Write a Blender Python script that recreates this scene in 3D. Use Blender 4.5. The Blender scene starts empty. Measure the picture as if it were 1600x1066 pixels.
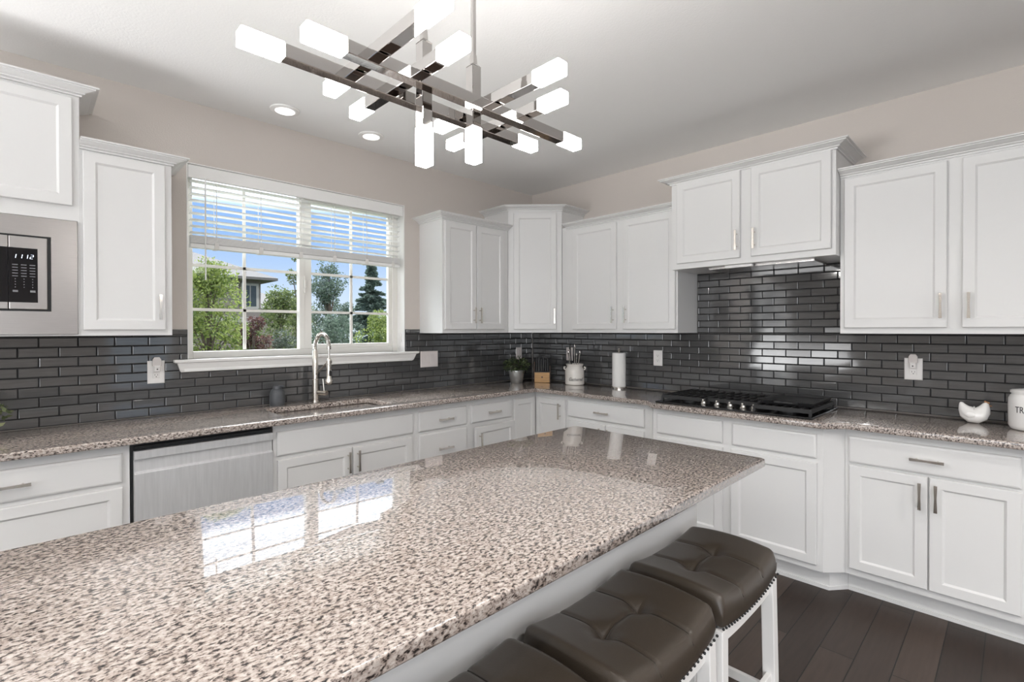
import bpy, bmesh, math, random
from mathutils import Vector, Matrix
random.seed(7)
S = bpy.context.scene
COL = S.collection
PI = math.pi

# ------------------------------------------------------------------ camera
cam_d = bpy.data.cameras.new('camera'); cam = bpy.data.objects.new('camera', cam_d); COL.objects.link(cam)
YAW, PIT, ROL, FPX = 0.795, -0.0065, -0.0019, 774.687
Fv = Vector((math.cos(YAW)*math.cos(PIT), math.sin(YAW)*math.cos(PIT), math.sin(PIT)))
Rv = Vector((math.sin(YAW), -math.cos(YAW), 0)); Uv = Rv.cross(Fv)
R2 = Rv*math.cos(ROL)+Uv*math.sin(ROL); U2 = Uv*math.cos(ROL)-Rv*math.sin(ROL)
m = Matrix((R2, U2, -Fv)).transposed().to_4x4(); m.translation = Vector((-3.6384, -3.4163, 1.3953))
cam.matrix_world = m
cam_d.sensor_fit = 'HORIZONTAL'; cam_d.sensor_width = 36; cam_d.lens = FPX*36/1600; cam_d.shift_y = -12.077/1600
cam_d.clip_start = 0.05; cam_d.clip_end = 500
S.camera = cam

# ------------------------------------------------------------------ view, sky, sun, daylight, ceiling lamps
S.view_settings.view_transform = 'Standard'; S.view_settings.look = 'None'
S.view_settings.gamma = 1; S.view_settings.use_curve_mapping = False
S.view_settings.exposure = 0.31
S.cycles.max_bounces = 12; S.cycles.diffuse_bounces = 5; S.cycles.glossy_bounces = 5
S.cycles.transparent_max_bounces = 16; S.cycles.sample_clamp_indirect = 6.0

def lin(h):
    h = h.lstrip('#'); o = []
    for i in (0, 2, 4):
        c = int(h[i:i+2], 16)/255; o.append(c/12.92 if c <= .04045 else ((c+.055)/1.055)**2.4)
    return (*o, 1.0)

W_ = bpy.data.worlds.new('world'); S.world = W_; W_.use_nodes = True
nt = W_.node_tree; nt.nodes.clear()
def wn(t, **k):
    n = nt.nodes.new(t)
    for a, b in k.items(): setattr(n, a, b)
    return n
tc = wn('ShaderNodeTexCoord'); sp = wn('ShaderNodeSeparateXYZ'); nt.links.new(tc.outputs['Generated'], sp.inputs[0])
rp = wn('ShaderNodeValToRGB'); nt.links.new(sp.outputs['Z'], rp.inputs[0])
els = rp.color_ramp.elements
els[0].position = 0.0; els[0].color = (.60, .67, .77, 1)
els[1].position = 0.10; els[1].color = (.40, .51, .70, 1)
for p, c in ((.17, (.25, .40, .69, 1)), (.30, (.20, .35, .66, 1)), (.6, (.16, .30, .62, 1))):
    e = els.new(p); e.color = c
mp = wn('ShaderNodeMapping'); mp.inputs['Scale'].default_value = (1.6, 1.6, 4.0); nt.links.new(tc.outputs['Generated'], mp.inputs[0])
nz = wn('ShaderNodeTexNoise'); nz.inputs['Scale'].default_value = 2.3; nz.inputs['Detail'].default_value = 6
nt.links.new(mp.outputs[0], nz.inputs[0])
r2 = wn('ShaderNodeValToRGB'); r2.color_ramp.elements[0].position = .25; r2.color_ramp.elements[1].position = .52; r2.color_ramp.elements[0].color = (.55, .55, .55, 1)
nt.links.new(nz.outputs['Fac'], r2.inputs[0])
# the cloud deck stands above about 17 degrees of elevation
r3 = wn('ShaderNodeMapRange'); r3.inputs[1].default_value = .212; r3.inputs[2].default_value = .262; nt.links.new(sp.outputs['Z'], r3.inputs[0])
r4 = wn('ShaderNodeMapRange'); r4.inputs[1].default_value = .62; r4.inputs[2].default_value = .46; nt.links.new(sp.outputs['Z'], r4.inputs[0])
m4 = wn('ShaderNodeMath', operation='MULTIPLY'); nt.links.new(r3.outputs[0], m4.inputs[0]); nt.links.new(r4.outputs[0], m4.inputs[1])
mu = wn('ShaderNodeMath', operation='MULTIPLY'); nt.links.new(r2.outputs[0], mu.inputs[0]); nt.links.new(m4.outputs[0], mu.inputs[1])
mx = wn('ShaderNodeMix', data_type='RGBA'); nt.links.new(mu.outputs[0], mx.inputs[0]); nt.links.new(rp.outputs[0], mx.inputs[6])
mx.inputs[7].default_value = (2.7, 2.8, 2.98, 1)
# unseen bright patch added high in the northern sky to light the counter
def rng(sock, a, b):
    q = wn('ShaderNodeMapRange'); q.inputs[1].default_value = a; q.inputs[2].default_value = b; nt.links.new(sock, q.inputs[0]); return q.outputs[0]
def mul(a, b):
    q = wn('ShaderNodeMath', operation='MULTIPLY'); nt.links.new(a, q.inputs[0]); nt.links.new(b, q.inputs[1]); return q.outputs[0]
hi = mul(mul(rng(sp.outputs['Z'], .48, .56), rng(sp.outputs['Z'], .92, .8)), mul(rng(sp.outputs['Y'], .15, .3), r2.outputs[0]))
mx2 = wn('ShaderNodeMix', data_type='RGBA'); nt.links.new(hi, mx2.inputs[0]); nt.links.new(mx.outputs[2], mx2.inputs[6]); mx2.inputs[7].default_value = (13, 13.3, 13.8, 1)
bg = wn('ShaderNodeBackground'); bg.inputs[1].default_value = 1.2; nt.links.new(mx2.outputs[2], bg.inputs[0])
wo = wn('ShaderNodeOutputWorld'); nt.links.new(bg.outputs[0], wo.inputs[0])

def light(name, kind, loc, energy, color=(1, 1, 1), rot=None, **k):
    d = bpy.data.lights.new(name, kind); d.energy = energy; d.color = color
    for a, b in k.items(): setattr(d, a, b)
    o = bpy.data.objects.new(name, d); COL.objects.link(o); o.location = loc
    if rot is not None: o.rotation_euler = rot
    return o
sun = light('sun', 'SUN', (0, 0, 12), 2.6, (1, .95, .86), angle=.009)
sun.rotation_euler = Vector((-.55, .45, -.75)).to_track_quat('-Z', 'Y').to_euler()
# daylight through the big windows of the open room behind the camera (west wall, north patio door)
light('daylight_west', 'AREA', (-8.85, -5.9, 1.45), 105, (.97, .985, 1), rot=(0, -PI/2, 0), shape='RECTANGLE', size=2.1, size_y=3.4)
light('daylight_north', 'AREA', (-6.7, -.12, 1.2), 12, (.97, .985, 1), rot=(-PI/2, 0, 0), shape='RECTANGLE', size=1.9, size_y=2.1)
# fill lamp added at the patio door, aimed up to brighten the ceiling
cfill = light('ceiling_fill_north', 'AREA', (-6.7, -.40, 1.1), 88, (.98, .99, 1), shape='RECTANGLE', size=1.9, size_y=1.2, spread=1.75)
cfill.rotation_euler = Vector((.60, -.25, .76)).to_track_quat('-Z', 'Y').to_euler()
light('ceiling_fill_south', 'AREA', (-6.5, -7.82, 1.25), 52, (.97, .985, 1), rot=(PI/2+.7, 0, 0), shape='RECTANGLE', size=4.2, size_y=1.5)  # added fill lamp, tilted upward for a brighter ceiling, out of view
CANS = [(-2.5, -.28), (-1.923, -.28), (-5.6, -2.0), (-5.0, -3.8), (-3.0, -4.4), (-1.7, -5.0), (-4.6, -5.8), (-2.4, -6.3)]
for i, (x, y) in enumerate(CANS):
    if i >= 2: light('can_lamp', 'AREA', (x, y, 2.725), 19, (1, .965, .93), shape='DISK', size=.11, spread=2.6)

# ------------------------------------------------------------------ materials
def newmat(name):
    M = bpy.data.materials.new(name); M.use_nodes = True
    n = M.node_tree; b = n.nodes['Principled BSDF']
    return M, n, b
def nd(n, t, **k):
    x = n.nodes.new(t)
    for a, b in k.items(): setattr(x, a, b)
    return x
def mat(name, color, rough=.5, metal=0., bump=0., bscale=200., var=0., vscale=6., spec=.5, coat=0., stretch=None, emis=None):
    M, n, b = newmat(name)
    c = lin(color) if isinstance(color, str) else (*color, 1)
    b.inputs['Base Color'].default_value = c; b.inputs['Roughness'].default_value = rough
    b.inputs['Metallic'].default_value = metal; b.inputs['Specular IOR Level'].default_value = spec
    b.inputs['Coat Weight'].default_value = coat; b.inputs['Coat Roughness'].default_value = .04
    t = nd(n, 'ShaderNodeTexCoord'); mpn = nd(n, 'ShaderNodeMapping'); n.links.new(t.outputs['Object'], mpn.inputs[0])
    if stretch: mpn.inputs['Scale'].default_value = stretch
    z = nd(n, 'ShaderNodeTexNoise'); z.inputs['Scale'].default_value = vscale; z.inputs['Detail'].default_value = 4
    n.links.new(mpn.outputs[0], z.inputs[0])
    if var > 0:
        h = nd(n, 'ShaderNodeHueSaturation'); h.inputs['Color'].default_value = c
        mr = nd(n, 'ShaderNodeMapRange'); mr.inputs[1].default_value = .25; mr.inputs[2].default_value = .75
        mr.inputs[3].default_value = 1-var; mr.inputs[4].default_value = 1+var
        n.links.new(z.outputs['Fac'], mr.inputs[0]); n.links.new(mr.outputs[0], h.inputs['Value'])
        n.links.new(h.outputs[0], b.inputs['Base Color'])
    if bump > 0:
        z2 = nd(n, 'ShaderNodeTexNoise'); z2.inputs['Scale'].default_value = bscale; z2.inputs['Detail'].default_value = 3
        n.links.new(mpn.outputs[0], z2.inputs[0])
        bp = nd(n, 'ShaderNodeBump'); bp.inputs['Strength'].default_value = bump; bp.inputs['Distance'].default_value = .002
        n.links.new(z2.outputs['Fac'], bp.inputs['Height']); n.links.new(bp.outputs[0], b.inputs['Normal'])
    if emis:
        b.inputs['Emission Color'].default_value = (*emis[0], 1); b.inputs['Emission Strength'].default_value = emis[1]
    return M

def granite():
    M, n, b = newmat('granite')
    t = nd(n, 'ShaderNodeTexCoord')
    z = nd(n, 'ShaderNodeTexNoise'); z.inputs['Scale'].default_value = 140; z.inputs['Detail'].default_value = 3.5; z.inputs['Roughness'].default_value = .62
    z.inputs['Distortion'].default_value = .35
    ma = nd(n, 'ShaderNodeMapping'); ma.inputs['Scale'].default_value = (.62, 1, 1); n.links.new(t.outputs['Object'], ma.inputs[0])
    n.links.new(ma.outputs[0], z.inputs[0])
    r = nd(n, 'ShaderNodeValToRGB'); e = r.color_ramp.elements
    e[0].position = .34; e[0].color = (.016, .014, .014, 1); e[1].position = .72; e[1].color = (.64, .59, .555, 1)
    for p, c in ((.395, (.070, .058, .054, 1)), (.44, (.20, .162, .146, 1)), (.48, (.36, .302, .268, 1)), (.57, (.49, .43, .39, 1))):
        q = e.new(p); q.color = c
    n.links.new(z.outputs['Fac'], r.inputs[0])
    z2 = nd(n, 'ShaderNodeTexNoise'); z2.inputs['Scale'].default_value = 33; z2.inputs['Detail'].default_value = 3
    n.links.new(t.outputs['Object'], z2.inputs[0])
    r2 = nd(n, 'ShaderNodeValToRGB'); r2.color_ramp.elements[0].position = .5; r2.color_ramp.elements[1].position = .66
    n.links.new(z2.outputs['Fac'], r2.inputs[0])
    mxx = nd(n, 'ShaderNodeMix', data_type='RGBA', blend_type='MULTIPLY')
    mm = nd(n, 'ShaderNodeMath', operation='MULTIPLY'); mm.inputs[1].default_value = .38; n.links.new(r2.outputs[0], mm.inputs[0])
    n.links.new(mm.outputs[0], mxx.inputs[0]); n.links.new(r.outputs[0], mxx.inputs[6]); mxx.inputs[7].default_value = (.62, .55, .50, 1)
    v = nd(n, 'ShaderNodeTexVoronoi'); v.inputs['Scale'].default_value = 170; n.links.new(ma.outputs[0], v.inputs[0])
    r3 = nd(n, 'ShaderNodeValToRGB'); r3.color_ramp.elements[0].position = .12; r3.color_ramp.elements[1].position = .22
    r3.color_ramp.elements[0].color = (.16, .145, .14, 1)
    n.links.new(v.outputs['Distance'], r3.inputs[0])
    m3 = nd(n, 'ShaderNodeMix', data_type='RGBA', blend_type='MULTIPLY'); m3.inputs[0].default_value = .75
    n.links.new(mxx.outputs[2], m3.inputs[6]); n.links.new(r3.outputs[0], m3.inputs[7])
    n.links.new(m3.outputs[2], b.inputs['Base Color'])
    b.inputs['Roughness'].default_value = .25; b.inputs['IOR'].default_value = 1.4; b.inputs['Specular IOR Level'].default_value = .3
    b.inputs['Coat Weight'].default_value = 1; b.inputs['Coat Roughness'].default_value = .012; b.inputs['Coat IOR'].default_value = 1.52
    return M

def woodfloor():
    M, n, b = newmat('dark_wood_planks')
    t = nd(n, 'ShaderNodeTexCoord'); mp_ = nd(n, 'ShaderNodeMapping'); mp_.inputs['Location'].default_value = (.2, .0045, 0)
    n.links.new(t.outputs['Object'], mp_.inputs[0])
    br = nd(n, 'ShaderNodeTexBrick'); br.offset = .37; br.offset_frequency = 2; br.squash = 1
    br.inputs['Scale'].default_value = 1; br.inputs['Row Height'].default_value = .1275; br.inputs['Brick Width'].default_value = .95
    br.inputs['Mortar Size'].default_value = .0022; br.inputs['Mortar Smooth'].default_value = .1; br.inputs['Bias'].default_value = 0
    br.inputs['Color1'].default_value = (.030, .0195, .015, 1); br.inputs['Color2'].default_value = (.060, .041, .032, 1); br.inputs['Mortar'].default_value = (.006, .005, .004, 1)
    n.links.new(mp_.outputs[0], br.inputs[0])
    mg = nd(n, 'ShaderNodeMapping'); mg.inputs['Scale'].default_value = (2.2, 26, 1); n.links.new(t.outputs['Object'], mg.inputs[0])
    z = nd(n, 'ShaderNodeTexNoise'); z.inputs['Scale'].default_value = 2.4; z.inputs['Detail'].default_value = 6; n.links.new(mg.outputs[0], z.inputs[0])
    mr = nd(n, 'ShaderNodeMapRange'); mr.inputs[3].default_value = .72; mr.inputs[4].default_value = 1.35; n.links.new(z.outputs['Fac'], mr.inputs[0])
    h = nd(n, 'ShaderNodeHueSaturation'); n.links.new(br.outputs['Color'], h.inputs['Color']); n.links.new(mr.outputs[0], h.inputs['Value'])
    n.links.new(h.outputs[0], b.inputs['Base Color']); b.inputs['Roughness'].default_value = .40; b.inputs['Specular IOR Level'].default_value = .32
    bp = nd(n, 'ShaderNodeBump'); bp.inputs['Strength'].default_value = .35; bp.inputs['Distance'].default_value = .002; bp.invert = True
    n.links.new(br.outputs['Fac'], bp.inputs['Height']); n.links.new(bp.outputs[0], b.inputs['Normal'])
    return M

def leafmat(name, c1, c2):
    M, n, b = newmat(name)
    g = nd(n, 'ShaderNodeNewGeometry'); r = nd(n, 'ShaderNodeValToRGB')
    r.color_ramp.elements[0].color = (*c1, 1); r.color_ramp.elements[1].color = (*c2, 1)
    n.links.new(g.outputs['Random Per Island'], r.inputs[0]); n.links.new(r.outputs[0], b.inputs['Base Color'])
    b.inputs['Roughness'].default_value = .55
    tr = nd(n, 'ShaderNodeBsdfTranslucent'); n.links.new(r.outputs[0], tr.inputs[0])
    ms = nd(n, 'ShaderNodeMixShader'); ms.inputs[0].default_value = .4
    n.links.new(b.outputs[0], ms.inputs[1]); n.links.new(tr.outputs[0], ms.inputs[2]); n.links.new(ms.outputs[0], n.nodes['Material Output'].inputs[0])
    return M

def glassmat():
    M, n, b = newmat('window_glass')
    tr = nd(n, 'ShaderNodeBsdfTransparent'); tr.inputs[0].default_value = (.97, .985, .98, 1)
    gl = nd(n, 'ShaderNodeBsdfGlossy'); gl.inputs['Roughness'].default_value = .0
    fr = nd(n, 'ShaderNodeFresnel'); fr.inputs[0].default_value = 1.12
    ms = nd(n, 'ShaderNodeMixShader'); n.links.new(fr.outputs[0], ms.inputs[0]); n.links.new(tr.outputs[0], ms.inputs[1]); n.links.new(gl.outputs[0], ms.inputs[2])
    n.links.new(ms.outputs[0], n.nodes['Material Output'].inputs[0])
    return M

WHITE = mat('white_cabinet_paint', (.745, .74, .732), .38, bump=.03, bscale=300)
TRIMW = mat('white_trim_paint', (.86, .85, .83), .35, bump=.02)
WALLP = mat('greige_wall_paint', (.60, .55, .51), .85, bump=.5, bscale=130)
CEILP = mat('white_ceiling_paint', (.88, .875, .865), .9, bump=.4, bscale=110)
GRAN = granite(); WOODF = woodfloor()
TILE = mat('charcoal_glazed_tile', (.072, .072, .073), .07, var=.12, vscale=9, stretch=(1, 1, 12), spec=.75, coat=.6)
GROUT = mat('black_grout', (.012, .012, .013), .8, bump=.2)
STEEL = mat('brushed_stainless', (.56, .545, .535), .27, 1., bump=.05, bscale=60, var=.06, vscale=30, stretch=(.5, .5, 30))
STEELD = mat('satin_stainless_panel', (.70, .70, .705), .46, .62, bump=.04, bscale=50, var=.07, vscale=14, stretch=(6, 6, .4))
STEELM = mat('warm_stainless', (.44, .415, .40), .3, 1., bump=.05, bscale=60, var=.06, vscale=30, stretch=(.5, .5, 30))
NICKEL = mat('satin_nickel', (.66, .62, .57), .22, 1., var=.05)
CHROME = mat('polished_dark_chrome', (.58, .56, .545), .04, 1., var=.03)
BLACK = mat('black_plastic', (.012, .012, .013), .3, var=.1)
BLKGL = mat('black_glass', (.006, .006, .008), .06, var=.1)
IRON = mat('cast_iron', (.018, .018, .019), .5, bump=.3, bscale=300)
ENAM = mat('black_enamel', (.009, .009, .010), .12, var=.1)
LEATH = mat('dark_brown_leather', (.050, .039, .029), .34, bump=.22, bscale=420, var=.14, vscale=5, spec=.6)
SEAM = mat('seam_thread', (.02, .016, .013), .6, var=.1)
STOOLW = mat('white_stool_paint', (.80, .79, .775), .4, bump=.03)
CERA = mat('white_glazed_ceramic', (.85, .84, .82), .12, var=.02, coat=.4)
CREAM = mat('cream_glazed_ceramic', (.80, .765, .72), .25, var=.03)
PLATE = mat('white_plastic', (.80, .78, .76), .35, var=.02)
PLATEP = mat('pinkish_white_plastic', (.74, .69, .675), .35, var=.02)
SLOT = mat('dark_slot', (.05, .05, .05), .6, var=.1)
CLEARP = mat('frosted_clear_plastic', (.62, .58, .56), .2, var=.04)
PAPER = mat('paper_towel', (.85, .845, .83), .95, bump=.5, bscale=160)
SOAPM = mat('slate_ceramic', (.075, .08, .088), .45, var=.12)
GALV = mat('galvanised_metal', (.60, .61, .60), .38, .85, var=.15, vscale=25)
BAMB = mat('bamboo', (.52, .30, .12), .45, var=.18, vscale=8, stretch=(1, 1, 8))
BAMBD = mat('dark_walnut', (.10, .055, .035), .45, var=.18, vscale=8, stretch=(1, 1, 8))
INK = mat('dark_ink', (.03, .03, .032), .5, var=.1)
BEAK = mat('ochre_glaze', (.35, .17, .07), .3, var=.1)
LAMPG = mat('lit_frosted_glass', (.95, .94, .92), .3, emis=((1, .975, .95), 40), var=.01)
CANG = mat('lit_can_diffuser', (.95, .94, .92), .4, emis=((1, .97, .93), 1.5), var=.01)
DIGIT = mat('lit_display_digit', (.8, .85, .95), .4, emis=((.75, .85, 1), 1.6), var=.01)
KEYP = mat('keypad_print', (.20, .20, .21), .5, var=.2)
VINYL = mat('almond_vinyl', (.82, .80, .755), .4, var=.02)
BLIND = mat('white_faux_wood', (.87, .865, .85), .42, var=.02)
CORD = mat('cord', (.75, .73, .70), .8, var=.05)
GLASS = glassmat()
LEAF_A = leafmat('leaves_yellow_green', (.062, .105, .022), (.30, .355, .095))
LEAF_B = leafmat('leaves_green', (.045, .075, .022), (.19, .23, .075))
LEAF_C = leafmat('leaves_blue_green', (.048, .078, .060), (.155, .205, .15))
LEAF_R = leafmat('leaves_purple', (.05, .024, .025), (.15, .075, .062))
LEAF_S = leafmat('spruce_needles', (.07, .105, .088), (.20, .26, .215))
LEAF_G = leafmat('leaves_grey_green', (.045, .06, .045), (.12, .14, .11))
LEAF_H = leafmat('houseplant_leaves', (.02, .035, .015), (.12, .16, .07))
BARK = mat('bark', (.09, .07, .055), .9, bump=.6, bscale=40, var=.2)
GRASS = mat('lawn', (.06, .085, .025), .95, bump=.8, bscale=60, var=.3, vscale=3)
STUCCO = mat('taupe_stucco', (.165, .142, .132), .9, bump=.5, bscale=60, var=.05)
ROOFM = mat('grey_shingles', (.115, .107, .104), .9, bump=.6, bscale=30, var=.18, vscale=14)
FASC = mat('cream_fascia', (.30, .285, .265), .6, var=.05)
HGLASS = mat('house_window_glass', (.03, .04, .045), .05, var=.1)

# ------------------------------------------------------------------ geometry helpers
def wloc(o):
    v = Vector((0, 0, 0))
    while o is not None: v += o.location; o = o.parent
    return v
class MB:
    def __init__(s, M=None): s.bm = bmesh.new(); s.M = M or Matrix.Identity(4)
    def v(s, x, y, z): return s.bm.verts.new(s.M @ Vector((x, y, z)))
    def box(s, a0, a1, b0, b1, c0, c1):
        q = [s.v(x, y, z) for z in (c0, c1) for x, y in ((a0, b0), (a1, b0), (a1, b1), (a0, b1))]
        for f in ((0, 3, 2, 1), (4, 5, 6, 7), (0, 1, 5, 4), (1, 2, 6, 5), (2, 3, 7, 6), (3, 0, 4, 7)): s.bm.faces.new([q[i] for i in f])
        return s
    def rings(s, rs, cap0=True, cap1=True):
        vs = [[s.v(*p) for p in r] for r in rs]; n = len(vs[0])
        for a, b in zip(vs, vs[1:]):
            for i in range(n): s.bm.faces.new((a[i], a[(i+1) % n], b[(i+1) % n], b[i]))
        if cap0: s.bm.faces.new(vs[0][::-1])
        if cap1: s.bm.faces.new(vs[-1])
        return s
    def prism(s, pts, z0, z1): return s.rings([[(x, y, z0) for x, y in pts], [(x, y, z1) for x, y in pts]])
    def lathe(s, prof, c=(0, 0, 0), n=28, cap0=True, cap1=True):
        return s.rings([[(c[0]+r*math.cos(2*PI*i/n), c[1]+r*math.sin(2*PI*i/n), c[2]+z) for i in range(n)] for r, z in prof], cap0, cap1)
    def tube(s, pts, r, n=10, rs=None):
        P = [Vector(p) for p in pts]; out = []; up = Vector((0, 0, 1)); nrm = None
        for i, p in enumerate(P):
            d = (P[min(i+1, len(P)-1)]-P[max(i-1, 0)]).normalized()
            if nrm is None:
                nrm = d.cross(up) if abs(d.dot(up)) < .95 else d.cross(Vector((1, 0, 0)))
            nrm = (nrm-d*nrm.dot(d)).normalized(); b = d.cross(nrm); rr = rs[i] if rs else r
            out.append([tuple(p+nrm*rr*math.cos(2*PI*k/n)+b*rr*math.sin(2*PI*k/n)) for k in range(n)])
        return s.rings(out)
    def bar(s, p0, p1, w, t=None):
        """square bar between two points"""
        t = t or w; a = Vector(p0); b = Vector(p1); d = (b-a).normalized()
        x = d.cross(Vector((0, 0, 1))) if abs(d.z) < .95 else Vector((1, 0, 0)); x = (x-d*x.dot(d)).normalized(); y = d.cross(x)
        return s.rings([[tuple(p+x*i*w/2+y*j*t/2) for i, j in ((-1, -1), (1, -1), (1, 1), (-1, 1))] for p in (a, b)])
    def ell(s, c, r, n=16, m=10):
        return s.rings([[(c[0]+r[0]*math.sin(th)*math.cos(2*PI*i/n), c[1]+r[1]*math.sin(th)*math.sin(2*PI*i/n), c[2]-r[2]*math.cos(th)) for i in range(n)]
                        for th in [PI*(k+.001+ (0 if k else .12))/(m+.0) if k < m else PI*(1-.012) for k in range(0, m+1)]])
    def panel(s, u0, u1, z0, z1, rs):
        """nested rectangles (inset, w) closed at both ends; local axes u, w(out), z"""
        return s.rings([[(u0+i, w, z0+i), (u1-i, w, z0+i), (u1-i, w, z1-i), (u0+i, w, z1-i)] for i, w in rs])
    def sweep(s, path, prof, side=1):
        """moulding: closed profile [(out, z)] along a 2D path with mitred corners"""
        P = [Vector(p) for p in path]; out = []
        for i, p in enumerate(P):
            ns = []
            for a, b in ((i-1, i), (i, i+1)):
                if a >= 0 and b < len(P):
                    d = (P[b]-P[a]).normalized(); ns.append(Vector((d.y, -d.x))*side)
            nn = ns[0] if len(ns) == 1 else (ns[0]+ns[1])/(1+ns[0].dot(ns[1]))
            out.append([(p.x+nn.x*o, p.y+nn.y*o, z) for o, z in prof])
        return s.rings(out)
    def build(s, name, mt, parent=None, bevel=0., seg=2, smooth=False, ang=40):
        bm = s.bm; bmesh.ops.recalc_face_normals(bm, faces=bm.faces)
        if bevel:
            ed = [e for e in bm.edges if len(e.link_faces) == 2 and e.calc_face_angle(0) > math.radians(35)]
            bmesh.ops.bevel(bm, geom=ed, offset=bevel, segments=seg, profile=.5, affect='EDGES', clamp_overlap=True)
        o_ = wloc(parent)
        if o_.length: bmesh.ops.translate(bm, verts=bm.verts, vec=-o_)
        me = bpy.data.meshes.new(name); bm.to_mesh(me); bm.free()
        return fin(name, me, mt, parent, smooth, ang)
def fin(name, me, mt, parent=None, smooth=False, ang=40):
    if smooth:
        me.polygons.foreach_set('use_smooth', [True]*len(me.polygons)); me.set_sharp_from_angle(angle=math.radians(ang))
    me.materials.append(mt)
    o = bpy.data.objects.new(name, me); COL.objects.link(o)
    if parent: o.parent = parent
    return o
def tag(o, label=None, cat=None, group=None, kind=None):
    if label: o['label'] = label
    if cat: o['category'] = cat
    if group: o['group'] = group
    if kind: o['kind'] = kind
    return o
def thing(name, loc, label, cat, group=None):
    o = bpy.data.objects.new(name, None); COL.objects.link(o); o.location = loc; o.empty_display_size = .05
    return tag(o, label, cat, group)
def dup(o, parent=None):
    c = o.copy(); COL.objects.link(c)
    if parent: c.parent = parent
    for ch in list(o.children): dup(ch, c)
    return c
def face(origin, u, out):
    M = Matrix.Identity(4); u = Vector(u).normalized(); w = Vector(out).normalized()
    M.col[0] = (*u, 0); M.col[1] = (*w, 0); M.col[2] = (0, 0, 1, 0); M.col[3] = (*Vector(origin), 1)
    return M
FW = face((0, 0, 0), (1, 0, 0), (0, -1, 0))      # window wall: u = x, out = -y
FG = face((0, 0, 0), (0, -1, 0), (-1, 0, 0))     # range wall:  u = -y, out = -x
def slab(name, outer, holes, z0, z1, bev, mt, parent=None):
    cu = bpy.data.curves.new(name, 'CURVE'); cu.dimensions = '2D'; cu.fill_mode = 'BOTH'
    cu.extrude = (z1-z0)/2-bev; cu.bevel_depth = bev; cu.bevel_resolution = 3; cu.offset = -bev
    for pts in [outer]+holes:
        sp_ = cu.splines.new('POLY'); sp_.points.add(len(pts)-1); sp_.use_cyclic_u = True
        for q, p in zip(sp_.points, pts): q.co = (p[0], p[1], 0, 1)
    t = bpy.data.objects.new('tmp', cu); COL.objects.link(t)
    dg = bpy.context.evaluated_depsgraph_get(); me = bpy.data.meshes.new_from_object(t.evaluated_get(dg))
    bpy.data.objects.remove(t); bpy.data.curves.remove(cu)
    bm = bmesh.new(); bm.from_mesh(me); bmesh.ops.translate(bm, verts=bm.verts, vec=Vector((0, 0, (z0+z1)/2))-wloc(parent))
    bmesh.ops.remove_doubles(bm, verts=bm.verts, dist=1e-5); bm.to_mesh(me); bm.free(); me.materials.clear(); me.name = name
    return fin(name, me, mt, parent, True, 50)
def textmesh(name, body, size, mt, parent, fn, shear=0., depth=.0008, sx=1.):
    cu = bpy.data.curves.new(name, 'FONT'); cu.body = body; cu.size = size; cu.align_x = 'CENTER'; cu.extrude = depth; cu.shear = shear
    t = bpy.data.objects.new('tmp', cu); COL.objects.link(t)
    dg = bpy.context.evaluated_depsgraph_get(); me = bpy.data.meshes.new_from_object(t.evaluated_get(dg))
    bpy.data.objects.remove(t); bpy.data.curves.remove(cu)
    o_ = wloc(parent)
    for v in me.vertices: v.co = Vector(fn(v.co.x*sx, v.co.y, v.co.z))-o_
    me.materials.clear(); me.name = name
    return fin(name, me, mt, parent)

# ------------------------------------------------------------------ room shell
XW, YS, CH = -9.0, -8.0, 2.743
WX0, WX1, WZ0, WZ1 = -2.960, -1.482, 1.222, 2.388       # kitchen window opening
def struct(o): o['kind'] = 'structure'; return o
struct(MB().box(XW, .15, YS, .16, -.1, 0).build('floor', WOODF))
struct(MB().box(XW-.15, .15, YS-.15, .16, CH, CH+.12).build('ceiling', CEILP))
wn_ = MB()   # north wall with the kitchen window and a patio door opening
for a, b, c, d in ((XW, -7.65, 0, CH), (-7.65, -5.75, 2.25, CH), (-5.75, WX0, 0, CH), (WX0, WX1, 0, WZ0), (WX0, WX1, WZ1, CH), (WX1, .15, 0, CH)):
    wn_.box(a, b, 0, .16, c, d)
struct(wn_.build('wall_north', WALLP))
struct(MB().box(0, .15, YS, 0, 0, CH).build('wall_east', WALLP))
ws = MB()
for a, b, c, d in ((XW-.15, -8.6, 0, CH), (-8.6, -4.4, 0, .3), (-8.6, -4.4, 2.4, CH), (-4.4, -2.55, 0, CH), (-2.55, -1.6, 2.2, CH), (-1.6, .15, 0, CH)): ws.box(a, b, YS-.15, YS, c, d)
struct(ws.build('wall_south', WALLP))
ww = MB()
for a, b, c, d in ((YS, -7.7, 0, CH), (-7.7, -4.1, 0, .4), (-7.7, -4.1, 2.5, CH), (-4.1, .16, 0, CH)): ww.box(XW-.15, XW, a, b, c, d)
struct(ww.build('wall_west', WALLP))
def bigwin(name, M, u0, u1, z0, z1, cols):
    r = bpy.data.objects.new(name, None); COL.objects.link(r); struct(r)
    f = MB(M)
    f.box(u0, u1, -.10, -.04, z0, z0+.06); f.box(u0, u1, -.10, -.04, z1-.06, z1)
    for k in range(cols+1):
        u = u0+(u1-u0)*k/cols; f.box(max(u0, u-.035), min(u1, u+.035), -.10, -.04, z0, z1)
    f.build('window_frame', VINYL, r)
    MB(M).box(u0, u1, -.072, -.068, z0, z1).build('pane', GLASS, r)
bigwin('window_2', face((XW, 0, 0), (0, -1, 0), (1, 0, 0)), 4.1, 7.7, .4, 2.5, 3)
bigwin('window_4', face((0, YS, 0), (1, 0, 0), (0, 1, 0)), -8.6, -4.4, .3, 2.4, 4)  # unseen window, put in to house the south fill lamp
bigwin('window_5', face((0, YS, 0), (1, 0, 0), (0, 1, 0)), -2.55, -1.6, 0, 2.2, 1)
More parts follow.
